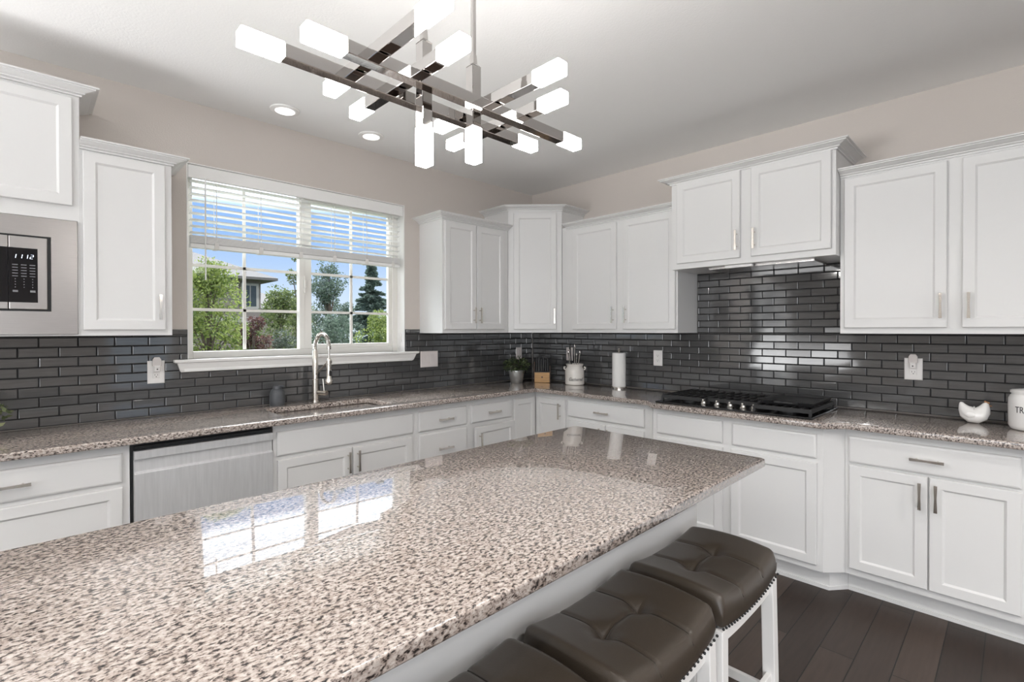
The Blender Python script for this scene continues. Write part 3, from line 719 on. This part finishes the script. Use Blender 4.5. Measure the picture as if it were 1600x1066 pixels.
f = MB(); f.tube([(fx+.01, fy-.01, .975), (fx+.045, fy-.075, .975)], .0165, 16); lv = f.build('valve_body', NICKEL, fa, smooth=True)
MB().tube([(fx+.035, fy-.056, .985), (fx+.03, fy-.05, 1.07)], .0045, 8).build('lever', NICKEL, lv, smooth=True)
so = thing('soap_dispenser', (-2.487, -.085, .914), 'slate grey soap dispenser on the worktop left of the faucet', 'soap dispenser')
MB().lathe([(.041, 0), (.044, .004), (.046, .03), (.044, .075), (.036, .098), (.030, .104)], (-2.487, -.085, .9143), 28).build('bottle', SOAPM, so, smooth=True)
f = MB(); f.lathe([(.026, .104), (.027, .112), (.022, .125), (.012, .129)], (-2.487, -.085, .9143), 20); f.tube([(-2.487, -.085, 1.038), (-2.455, -.115, 1.036)], .007, 8); f.build('pump', SOAPM, so, smooth=True)

# ------------------------------------------------------------------ outlets, switches, night lights
def plate(M, u, z, w, h, label, name='wall_outlet', mtl=PLATE, gangs=1, sockets=True):
    t = thing(name, tuple(M @ Vector((u, .01, z))), label, 'outlet' if name == 'wall_outlet' else 'light switch', 'outlet and switch plates')
    f = MB(M); f.panel(u-w/2, u+w/2, z-h/2, z+h/2, [(0, .0095), (0, .012), (.004, .0155)]); f.build('cover_plate', mtl, t)
    for g in range(gangs):
        uu = u+(g-(gangs-1)/2)*.046
        rc_ = MB(M).panel(uu-.017, uu+.017, z-.034, z+.034, [(0, .0155), (.001, .0175)]).build('receptacle' if sockets else 'rocker', mtl, t)
        if sockets:
            f = MB(M)
            for dz in (.0195, -.0195):
                f.box(uu-.0075, uu-.0055, .0176, .0179, z+dz, z+dz+.008); f.box(uu+.0055, uu+.0075, .0176, .0179, z+dz, z+dz+.007)
                f.lathe([(.0027, .0), (.0027, .0003)], (0, 0, 0), 8) if False else f.box(uu-.0022, uu+.0022, .0176, .0179, z+dz-.009, z+dz-.0045)
            f.build('slots', SLOT, rc_)
    return t
def night(M, u, z, label):
    t = thing('night_light', tuple(M @ Vector((u, .02, z))), label, 'night light', 'plug-in night lights')
    f = MB(M); f.panel(u-.015, u+.015, z-.018, z+.016, [(0, .0182), (0, .036), (.004, .040)]); f.build('plug_body', PLATE, t)
    f = MB(M); f.rings([[(u-.021, .019, z+.014), (u+.021, .019, z+.014), (u+.021, .034, z+.014), (u-.021, .034, z+.014)], [(u-.02, .019, z+.05), (u+.02, .019, z+.05), (u+.02, .032, z+.05), (u-.02, .032, z+.05)],
             [(u-.012, .019, z+.063), (u+.012, .019, z+.063), (u+.012, .029, z+.063), (u-.012, .029, z+.063)]]); f.build('shade', CLEARP, t, bevel=.002)
    f = MB(M); f.tube([(u, .040, z-.004), (u, .0405, z-.004)], .004, 10); f.build('sensor', SLOT, t)
plate(FW, -3.114, 1.162, .080, .128, 'white outlet with a night light on the tiles left of the window'); night(FW, -3.112, 1.183, 'small clear night light plugged in left of the window')
plate(FW, -1.257, 1.157, .172, .132, 'wide double wall plate on the tiles right of the window', mtl=PLATEP, gangs=2, sockets=False, name='light_switch')
plate(FW, -.204, 1.166, .078, .122, 'white plate in the tiled corner behind the potted plant', mtl=PLATEP, sockets=False, name='light_switch')
plate(FG, .486, 1.171, .076, .122, 'white outlet on the tiles behind the utensil crock', mtl=PLATEP)
plate(FG, 1.393, 1.168, .078, .124, 'white outlet between the paper towels and the cooktop')
plate(FG, 3.000, 1.168, .082, .124, 'white outlet with a night light right of the cooktop'); night(FG, 3.000, 1.190, 'small clear night light plugged in right of the cooktop')

# ------------------------------------------------------------------ things on the worktop
def quadcloud(name, mt, parent, gen, n):
    """a mesh of small bent leaves; gen() gives (centre, size, direction)"""
    vs, fs = [], []; o_ = wloc(parent)
    for _ in range(n):
        c, s_, d_ = gen(); d_ = d_.normalized(); x = d_.cross(Vector((random.uniform(-1, 1), random.uniform(-1, 1), random.uniform(-1, 1))))
        if x.length < 1e-3: continue
        x.normalize(); k = len(vs); c = c-o_
        vs += [tuple(c-d_*s_), tuple(c+x*s_*.5), tuple(c+d_*s_), tuple(c-x*s_*.5)]; fs.append((k, k+1, k+2, k+3))
    me = bpy.data.meshes.new(name); me.from_pydata(vs, [], fs); me.update()
    return fin(name, me, mt, parent)
def rdir():
    z = random.uniform(-1, 1); a_ = random.uniform(0, 2*PI); r = math.sqrt(1-z*z); return Vector((r*math.cos(a_), r*math.sin(a_), z))
def potted(x, y, label, potm, n=420, R=.125):
    t = thing('potted_plant', (x, y, .914), label, 'plant')
    f = MB(); f.lathe([(.052, .0005), (.054, .003), (.072, .105), (.077, .108), (.077, .114), (.071, .114), (.068, .098), (.001, .096)], (x, y, .9142), 28); f.build('pot', potm, t, smooth=True)
    f = MB()
    for _ in range(16):
        q = rdir(); f.tube([(x+q.x*.02, y+q.y*.02, 1.01), (x+q.x*.05, y+q.y*.05, 1.05+.02*q.z), (x+q.x*.08, y+q.y*.08, 1.085+.03*q.z)], .0018, 5)
    f.build('stems', BARK, t)
    def gen():
        q = rdir(); r = R*random.uniform(.45, 1); p = Vector((x+q.x*r, y+q.y*r, 1.075+q.z*r*.66))
        return p, random.uniform(.010, .019), q+rdir()*.9
    quadcloud('foliage', LEAF_H, t, gen, n)
potted(-.445, -.22, 'small leafy plant in a galvanised pot in the corner', GALV)
t = thing('potted_plant', (-3.80, -.25, .914), 'small green plant at the far left end of the worktop', 'plant')
MB().lathe([(.04, .0005), (.052, .075), (.048, .08), (.001, .07)], (-3.80, -.25, .9142), 24).build('pot', CERA, t, smooth=True)
def gen():
    q = rdir(); r = .115*random.uniform(.3, 1); return Vector((-3.80+q.x*r, -.25+q.y*r, 1.035+q.z*r*.75)), random.uniform(.010, .017), q+rdir()
quadcloud('foliage', leafmat('sedum_leaves', (.06, .09, .03), (.27, .30, .15)), t, gen, 420)

# knife block (faces the room diagonally)
kx, ky = -.225, -.335; dk = Vector((-1, -.87, 0)).normalized(); uk = Vector((dk.y, -dk.x, 0)).normalized()
KB = face((kx, ky, 0), tuple(-uk), tuple(dk))
kb = thing('knife_block', (kx, ky, .914), 'knife block with pale bamboo front and dark sides in the corner', 'knife block')
MB(KB).box(-.068, .068, .03, .052, .9145, 1.005).build('front_panel', BAMB, kb, bevel=.002)
f = MB(KB)
for a, b in ((-.075, -.0685), (.0685, .075)): f.box(a, b, -.06, .052, .9145, 1.10 if a < 0 else 1.065)
f.build('side_panels', BAMBD, kb, bevel=.001, seg=1)
MB(KB).box(-.068, .068, -.06, .029, .9145, 1.012).build('knife_slots', BLACK, kb, bevel=.002)
MB(KB).lathe([(.007, 0), (.007, .0006)], (0, 0, 0), 12) if False else None
f = MB(KB); f.tube([(0, .0521, .963), (0, .0527, .963)], .008, 14); f.build('emblem', BAMBD, kb)
kn = None
for k in range(6):
    u = -.05+.02*k; lab = 'black knife handle standing in the knife block'
    z0 = 1.0125; L = (.125, .135, .12, .14, .115, .125)[k]
    t = thing('kitchen_knife', tuple(KB @ Vector((u, 0, z0))), lab, 'knife', 'knives in the block')
    f = MB(KB); f.rings([[(u-.006, -.012, z0), (u+.006, -.012, z0), (u+.006, .012, z0), (u-.006, .012, z0)], [(u-.007, -.006, z0+L*.6), (u+.007, -.006, z0+L*.6), (u+.007, .018, z0+L*.6), (u-.007, .018, z0+L*.6)],
                         [(u-.006, .0, z0+L), (u+.006, .0, z0+L), (u+.006, .022, z0+L-.004), (u-.006, .022, z0+L-.004)]]); f.build('handle', BLACK, t, bevel=.002)

# utensil crock
cx, cy = -.17, -.672
cr = thing('utensil_crock', (cx, cy, .914), 'cream milk-can crock with dark script lettering', 'crock')
f = MB(); f.lathe([(.080, .0004), (.084, .004), (.0845, .12), (.082, .135), (.070, .152), (.069, .160), (.078, .180), (.075, .182), (.066, .162), (.068, .15), (.076, .13), (.076, .01), (.001, .008)], (cx, cy, .9142), 36); f.build('jar', CREAM, cr, smooth=True)
td = Vector((-1, -.78, 0)).normalized(); ts = Vector((-td.y, td.x, 0))
for s_ in (-1, 1):
    p = Vector((cx, cy, 1.055))-ts*s_*.080
    f = MB(); f.tube([p-Vector((0, 0, .012)), p-ts*s_*.014+Vector((0, 0, -.002)), p-ts*s_*.014+Vector((0, 0, .010)), p+Vector((0, 0, .012))], .006, 8); f.build('lug_handle', CREAM, cr, smooth=True)
ang0 = math.atan2(td.y, td.x)
textmesh('script_lettering', 'Gathered', .040, INK, cr, lambda x, y, z: (cx+(.0846+z)*math.cos(ang0+.12+x/.0846), cy+(.0846+z)*math.sin(ang0+.12+x/.0846), .951+y), shear=.35, sx=.86)
UT = [('whisk', -.03, .01, .10, 'steel whisk standing in the cream crock', STEEL), ('serving_spoon', .0, .02, .155, 'tall steel spoon in the middle of the crock', STEEL), ('ladle', .028, -.01, .15, 'dark ladle handle at the back of the crock', BLACK),
      ('spatula', .036, .02, .10, 'pale spatula handle leaning right in the crock', STEEL), ('serving_fork', -.012, -.02, .075, 'short steel fork in the crock', STEEL)]
for nm, s_, b_, L, lab, mm_ in UT:
    p0 = Vector((cx, cy, .925))+ts*(-s_*.5)+td*b_*.5; p1 = Vector((cx, cy, 1.098+L))+ts*(-s_*1.5)+td*b_
    t = thing(nm, tuple(p0), lab, 'utensil', 'utensils in the crock')
    MB().tube([p0, p0.lerp(p1, .7), p1], .0045, 8, rs=[.004, .0045, .006]).build('handle_rod', mm_, t, smooth=True)
    f = MB(); f.ell(tuple(p1), (.009, .009, .02 if nm != 'ladle' else .028), 10, 6); f.build('handle_end', mm_, t, smooth=True)

# paper towels
px_, py_ = -.13, -1.105
ph = thing('paper_towel_holder', (px_, py_, .914), 'upright steel paper towel holder beside the crock', 'paper towel holder')
MB().lathe([(.066, .0004), (.066, .008), (.060, .010), (.001, .010)], (px_, py_, .9142), 32).build('base_plate', NICKEL, ph, smooth=True)
f = MB(); f.lathe([(.006, .010), (.006, .305), (.010, .310), (.010, .325), (.002, .330)], (px_, py_, .9142), 14); f.build('rod', NICKEL, ph, smooth=True)
pt_ = thing('paper_towel_roll', (px_, py_, .926), 'white paper towel roll on its steel holder', 'paper towels')
f = MB(); f.lathe([(.0085, .0120), (.053, .0120), (.0545, .0135), (.0545, .2885), (.053, .290), (.0085, .290)], (px_, py_, .9142), 40, False, False); f.build('roll', PAPER, pt_, smooth=True)

# ceramic hen
hy_, hx_ = -3.262, -.165
hn = thing('ceramic_hen', (hx_, hy_, .914), 'small white ceramic hen on the worktop right of the cooktop', 'figurine')
prof = [(.050, 1.020, .003), (.0495, 1.016, .008), (.046, 1.005, .0145), (.040, .990, .024), (.028, .972, .037), (.010, .9600, .0445), (-.008, .960, .0445), (-.023, .968, .040), (-.033, .982, .031), (-.039, .998, .0225), (-.042, 1.010, .0165), (-.044, 1.020, .0115), (-.0445, 1.0255, .004)]
rs = []
for i, (dy, z, r) in enumerate(prof):
    a_ = prof[max(i-1, 0)]; b_ = prof[min(i+1, len(prof)-1)]; tv = Vector((b_[0]-a_[0], b_[1]-a_[1])).normalized(); nv = Vector((-tv.y, tv.x))
    rs.append([(hx_+r*math.cos(2*PI*k/20), hy_+dy+nv.x*r*math.sin(2*PI*k/20), z+nv.y*r*math.sin(2*PI*k/20)) for k in range(20)])
f = MB(); f.rings(rs); hb = f.build('body', CERA, hn, smooth=True, ang=80)
bm_ = min(v.co.z for v in hb.data.vertices)
for v in hb.data.vertices: v.co.z -= bm_
f = MB(); f.ell((hx_-.041, hy_+.012, .960), (.008, .022, .016), 14, 8); f.build('wing', CERA, hn, smooth=True)
f = MB(); f.rings([[(hx_-.006, hy_-.053, 1.004), (hx_+.006, hy_-.053, 1.004), (hx_+.006, hy_-.053, 1.012), (hx_-.006, hy_-.053, 1.012)], [(hx_-.001, hy_-.067, 1.006), (hx_+.001, hy_-.067, 1.006), (hx_+.001, hy_-.067, 1.008), (hx_-.001, hy_-.067, 1.008)]]); f.build('beak', BEAK, hn)
f = MB()
for k in range(3): f.ell((hx_, hy_-.041-.006*k, 1.026-.003*k), (.004, .005, .006), 8, 6)
f.build('comb', BEAK, hn, smooth=True)

# canister
jx, jy = -.235, -3.462
cn = thing('canister', (jx, jy, .914), 'white lidded ceramic treat canister at the right end of the worktop', 'canister')
f = MB(); f.lathe([(.060, .0004), (.070, .006), (.077, .022), (.078, .12), (.077, .150), (.070, .166), (.066, .170), (.066, .176)], (jx, jy, .9142), 40); f.build('jar', CERA, cn, smooth=True)
f = MB(); f.lathe([(.0705, .1765), (.0705, .188), (.064, .192), (.030, .197), (.016, .199), (.010, .204), (.012, .214), (.018, .222), (.012, .229), (.002, .231)], (jx, jy, .9142), 36); f.build('lid', CERA, cn, smooth=True)
ja = math.atan2(-3.416-jy, -3.638-jx)
textmesh('lettering', 'TREATS', .034, INK, cn, lambda x, y, z: (jx+(.0781+z)*math.cos(ja-.10+x/.0781), jy+(.0781+z)*math.sin(ja-.10+x/.0781), 1.000+y*1.25), sx=.82)

# ------------------------------------------------------------------ bar stools
def make_stool(x, y, label):
    t = thing('bar_stool', (x, y, 0), label, 'stool', 'saddle bar stools along the island')
    HX, HY, ZS, TH = .226, .158, .625, .085
    def sad(u): return .024*abs(u)**2.2
    def top(u, v):
        z = ZS+sad(u)+.012*(1-v*v)
        for uc in (-.36, .36): z -= .020*math.exp(-(((u-uc)*HX)**2+(v*HY)**2)/(.030**2)); z -= .0055*math.exp(-(((u-uc)*HX)/.006)**2)
        z -= .0055*math.exp(-((v*HY)/.006)**2)*max(0, 1-max(0, abs(u)-.36)*4)
        e = max(abs(u), abs(v)); k = .22
        for q, kk in ((abs(u), .10), (abs(v), .15)):
            if q > 1-kk: z -= .024*(1-math.sqrt(max(0, 1-((q-1+kk)/kk)**2)))
        return z
    NX, NY = 56, 40; f = MB(); G_v = []
    for j in range(NY+1):
        row = []
        for i in range(NX+1):
            u = math.sin(PI/2*(i/NX*2-1)*.999) if False else (i/NX*2-1); v = j/NY*2-1
            cr_ = 1-.035*(u*u*v*v)
            row.append(f.v(x+HX*u*cr_, y+HY*v*cr_, top(u, v)))
        G_v.append(row)
    for j in range(NY):
        for i in range(NX): f.bm.faces.new((G_v[j][i], G_v[j][i+1], G_v[j+1][i+1], G_v[j+1][i]))
    loop = [(i, 0) for i in range(NX)]+[(NX, j) for j in range(NY)]+[(i, NY) for i in range(NX, 0, -1)]+[(0, j) for j in range(NY, 0, -1)]
    prev = [G_v[j][i] for i, j in loop]
    for dz, g in ((-.018, 1.012), (-.040, 1.008), (-.058, .985)):
        cur = []
        for i, j in loop:
            p = G_v[j][i].co; u = i/NX*2-1
            zb = ZS-.026+sad(u)*.8
            cur.append(f.v(x+(p.x-x)*g, y+(p.y-y)*g, zb+dz))
        for k in range(len(loop)): f.bm.faces.new((prev[k], prev[(k+1) % len(loop)], cur[(k+1) % len(loop)], cur[k]))
        prev = cur
    f.bm.faces.new(prev[::-1])
    seat = f.build('seat', LEATH, t, smooth=True, ang=70)
    f = MB()
    for uc in (-.36, .36):
        f.tube([(x+HX*(uc), y+HY*v*.999, top(uc, v)+.0006) for v in [k/20*2-1 for k in range(21)]], .0016, 5)
    f.tube([(x+HX*u, y, top(u, 0)+.0006) for u in [-.36+.72*k/16 for k in range(17)]], .0016, 5)
    f.build('seams', SEAM, seat)
    f = MB()
    def nail(px, py, u): f.ell((px, py, ZS-.083+sad(u)*.8), (.0042, .0042, .0042), 6, 4)
    for k in range(24):
        u = -1+2*k/23
        for s in (-1, 1): nail(x+HX*u*.985, y+s*(HY*.985+.001), u)
    for k in range(1, 16):
        for s in (-1, 1): nail(x+s*(HX*.985+.001), y+HY*(-1+2*k/16)*.985, 1)
    f.build('nailhead_trim', BLACK, seat, smooth=True)
    zt = ZS-.0885
    for sx_ in (-1, 1):
        for sy_ in (-1, 1):
            xt, yt = x+sx_*(HX-.024), y+sy_*(HY-.024); xb, yb = x+sx_*(HX-.012), y+sy_*(HY-.016)
            f = MB(); h = .020
            f.rings([[(xx-h, yy-h, zz), (xx+h, yy-h, zz), (xx+h, yy+h, zz), (xx-h, yy+h, zz)] for xx, yy, zz in ((xb, yb, 0), (xt, yt, zt+sad(.9)*.8-.002))])
            f.build('leg', STOOLW, t, bevel=.003)
    for s in (-1, 1):
        f = MB(); n_ = 12; rs_ = []
        for k in range(n_+1):
            u = -1+2*k/n_; px2 = x+u*(HX-.044); zc = zt+sad(u)*.8-.002; low = zc-.040-.012*abs(u)**2
            rs_.append([(px2, y+s*(HY-.016), low), (px2, y+s*(HY-.036), low), (px2, y+s*(HY-.036), zc), (px2, y+s*(HY-.016), zc)])
        f.rings(rs_); f.build('apron', STOOLW, t)
        f = MB(); f.box(*sorted((x+s*(HX-.016), x+s*(HX-.034))), y-HY+.044, y+HY-.044, zt-.045, zt+.013); f.build('apron', STOOLW, t)
        f = MB(); f.box(x-HX+.036, x+HX-.036, *sorted((y+s*(HY-.026), y+s*(HY-.010))), .20, .232); f.build('stretcher', STOOLW, t, bevel=.002)
        f = MB(); f.box(*sorted((x+s*(HX-.022), x+s*(HX-.006))), y-HY+.04, y+HY-.04, .14, .172); f.build('stretcher', STOOLW, t, bevel=.002)
    return t
st = make_stool(-2.035, -2.690, 'brown leather saddle bar stool farthest along the island, nearest the cooktop')
for k, lab in ((1, 'brown leather saddle bar stool in the middle of the island row'), (2, 'brown leather saddle bar stool cut off by the bottom of the picture, nearest the camera')):
    c = dup(st); c.location.x = -2.035-.487*k; c['label'] = lab

# ------------------------------------------------------------------ chandelier
ch = thing('chandelier', (-2.78, -2.297, CH), 'polished chrome chandelier of crossed square rods with lit glass ends over the island', 'chandelier')
zA, zC = 2.030, 2.064; rw, gw = .032, .036
def gl_end(p, q): MB().bar(p, q, gw).build('glass_light', LAMPG, ch, bevel=.003)
def rod(axis, fixed, z, a, b, g=.092):
    def P(t): return (t, fixed, z) if axis == 'x' else (fixed, t, z)
    MB().bar(P(a+g), P(b-g), rw).build('rod', CHROME, ch, bevel=.002)
    gl_end(P(a), P(a+g)); gl_end(P(b-g), P(b))
rod('x', -2.240, zA, -3.308, -2.374); rod('x', -2.355, zA, -3.215, -2.280)
rod('y', -3.030, zC, -2.612, -2.070); rod('y', -2.9085, zC, -2.520, -1.978); rod('y', -2.661, zC, -2.606, -2.074); rod('y', -2.535, zC, -2.508, -1.972)
for x, zb in ((-2.870, 1.838), (-2.697, 1.886)):
    yc = -2.2975
    MB().bar((x, yc, zb+.102), (x, yc, 2.165), rw).build('post', CHROME, ch, bevel=.002)
    gl_end((x, yc, zb), (x, yc, zb+.102))
    f = MB(); f.rings([[(x-h, yc-h, z), (x+h, yc-h, z), (x+h, yc+h, z), (x-h, yc+h, z)] for h, z in ((.016, 2.165), (.008, 2.175), (.0065, 2.20), (.0055, 2.20), (.0055, CH-.02))]); f.build('stem', CHROME, ch)
MB().box(-2.98, -2.59, -2.345, -2.25, CH-.024, CH-.0005).build('canopy', CHROME, ch, bevel=.003)

# ------------------------------------------------------------------ outdoors
tag(MB().box(-40, 60, .17, 70, -.8, -.6).build('lawn', GRASS), kind='structure')
def tree(name, label, x, y, z0, h, r, mt, n, ls, blobs=16, trunk=.09, low=.25, cat='tree', flat=1.0, squash=1.0):
    t = thing(name, (x, y, z0), label, cat, 'trees and shrubs outside the window')
    f = MB(); f.tube([(x, y, z0), (x+.05, y, z0+h*.45), (x, y+.03, z0+h*.8)], trunk, 8, rs=[trunk, trunk*.7, trunk*.25])
    cs = []
    for k in range(blobs):
        q = rdir(); zz = low+(1-low)*random.random(); wf = math.sin(PI*min(1, max(.12, (zz-low)/(1-low)*.86+.12)))**.6
        c = Vector((x+q.x*r*.68*wf, y+q.y*r*.68*wf, z0+h*zz*.94)); cs.append((c, r*random.uniform(.28, .48)*squash))
        f.tube([(x, y, z0+h*zz*.6), tuple(Vector((x, y, z0+h*zz*.7)).lerp(c, .5)), tuple(c)], trunk*.3, 5, rs=[trunk*.35, trunk*.22, trunk*.06])
    f.build('trunk', BARK, t)
    def gen():
        c, rr_ = random.choice(cs); q = rdir(); return c+Vector((q.x, q.y, q.z*flat))*rr_*random.uniform(.35, 1.05)**.5, ls*random.uniform(.6, 1.3), q+rdir()*1.2
    quadcloud('foliage', mt, t, gen, n)
def spruce(label, x, y, z0, h, r, n):
    t = thing('spruce_tree', (x, y, z0), label, 'tree', 'trees and shrubs outside the window')
    MB().tube([(x, y, z0), (x, y, z0+h)], .1, 8, rs=[.14, .02]).build('trunk', BARK, t)
    br = []
    for k in range(300):
        zz = random.random()**1.15; a_ = random.uniform(0, 2*PI); L = r*(1-zz)*random.uniform(.75, 1.1)+.05
        br.append((Vector((x, y, z0+h*(.04+.95*zz))), Vector((math.cos(a_)*L, math.sin(a_)*L, -L*.22+.12*L))))
    def gen():
        p, d_ = random.choice(br); s_ = random.random()**.6; return p+d_*s_+rdir()*.09*(1.15-s_), random.uniform(.06, .12), d_.normalized()+rdir()*.7
    quadcloud('foliage', LEAF_S, t, gen, n)
G0 = -.6
tree('maple_tree', 'bright green leafy tree at the left of the window view', -1.36, 6.5, G0, 3.25, .74, LEAF_A, 15000, .030, 46, .05, .08)
tree('purple_shrub', 'purple-leaved shrub in front of the neighbouring house', .12, 9.0, G0, 2.55, .50, LEAF_R, 6500, .030, 22, .04, .1, 'shrub')
tree('leafy_tree', 'green tree left of the window mullion, before the far roof', 2.45, 14.0, G0, 3.5, .80, LEAF_B, 7500, .042, 30, .06, .08)
tree('leafy_tree', 'tall thin-topped tree just behind the window mullion', 5.0, 19.0, G0, 5.6, .62, LEAF_B, 2600, .055, 16, .08, .45)
tree('leafy_tree', 'dark bluish tree in the left of the sliding sash', 2.63, 10.5, G0, 4.3, .72, LEAF_C, 10000, .036, 40, .07, .08)
tree('leafy_shrub', 'low blue-green bush in front of the dark tree in the sliding sash', 1.12, 7.0, G0, 2.35, .50, LEAF_C, 6500, .028, 24, .03, .06, 'shrub')
tree('leafy_shrub', 'dark bush between the dark tree and the spruce', 3.80, 11.8, G0, 2.9, .72, LEAF_C, 8000, .036, 24, .05, .06, 'shrub')
spruce('pointed blue spruce in the right of the window view', 5.60, 13.5, G0, 4.6, 1.45, 24000)
tree('leafy_shrub', 'light yellow-green shrub at the lower right of the window', 1.62, 5.9, G0, 2.40, .55, LEAF_A, 9500, .025, 24, .03, .06, 'shrub')
tree('leafy_shrub', 'grey-green shrub low by the window mullion', -.26, 6.0, G0, 2.05, .34, LEAF_G, 4500, .024, 18, .03, .06, 'shrub')
tree('leafy_shrub', 'dark green shrub behind the purple one', .95, 11.8, G0, 2.2, .55, LEAF_B, 4500, .035, 18, .04, .06, 'shrub')
tree('hedge', 'long dark hedge low behind the shrubs', 6.6, 23.5, G0, 3.2, 2.2, LEAF_B, 9000, .05, 40, .05, .05, 'hedge')
# neighbouring house
ho = thing('house', (-2, 21, G0), 'taupe two-storey neighbouring house with grey hip roof', 'house')
hx0, hx1, hy0, hy1, hz = -9.0, 3.15, 18.0, 30.0, 3.40
MB().box(hx0, hx1, hy0, hy1, G0, hz).build('walls', STUCCO, ho)
f = MB(); f.box(hx0-.05, hx1+.06, hy0-.06, hy1, 1.72, 1.92); f.build('belly_trim', FASC, ho)
e = .5; f = MB()
f.rings([[(hx0-e, hy0-e, hz), (hx1+e, hy0-e, hz), (hx1+e, hy1+e, hz), (hx0-e, hy1+e, hz)], [(hx0-e, hy0-e, hz+.10), (hx1+e, hy0-e, hz+.10), (hx1+e, hy1+e, hz+.10), (hx0-e, hy1+e, hz+.10)],
         [(hx0+5.2, 23.9, hz+2.75), (hx1-5.2, 23.9, hz+2.75), (hx1-5.2, 24.1, hz+2.75), (hx0+5.2, 24.1, hz+2.75)]]); f.build('hip_roof', ROOFM, ho)
f = MB(); f.box(2.42, 3.06, 17.93, 18.0, 2.25, 3.28); hwf = f.build('window_surround', FASC, ho)
f = MB(); f.box(2.52, 2.72, 17.915, 17.93, 2.36, 3.18); f.box(2.76, 2.96, 17.915, 17.93, 2.36, 3.18); f.build('window_panes', HGLASS, hwf)
hs = thing('house', (9, 42, G0), 'distant low brown roof behind the trees', 'house')
MB().box(2.5, 14, 40, 50, G0, 3.2).build('walls', STUCCO, hs)
f = MB(); f.rings([[(2, 39.5, 3.2), (14.5, 39.5, 3.2), (14.5, 50.5, 3.2), (2, 50.5, 3.2)], [(5, 44.8, 4.9), (11.5, 44.8, 4.9), (11.5, 45.2, 4.9), (5, 45.2, 4.9)]]); f.build('hip_roof', ROOFM, hs)
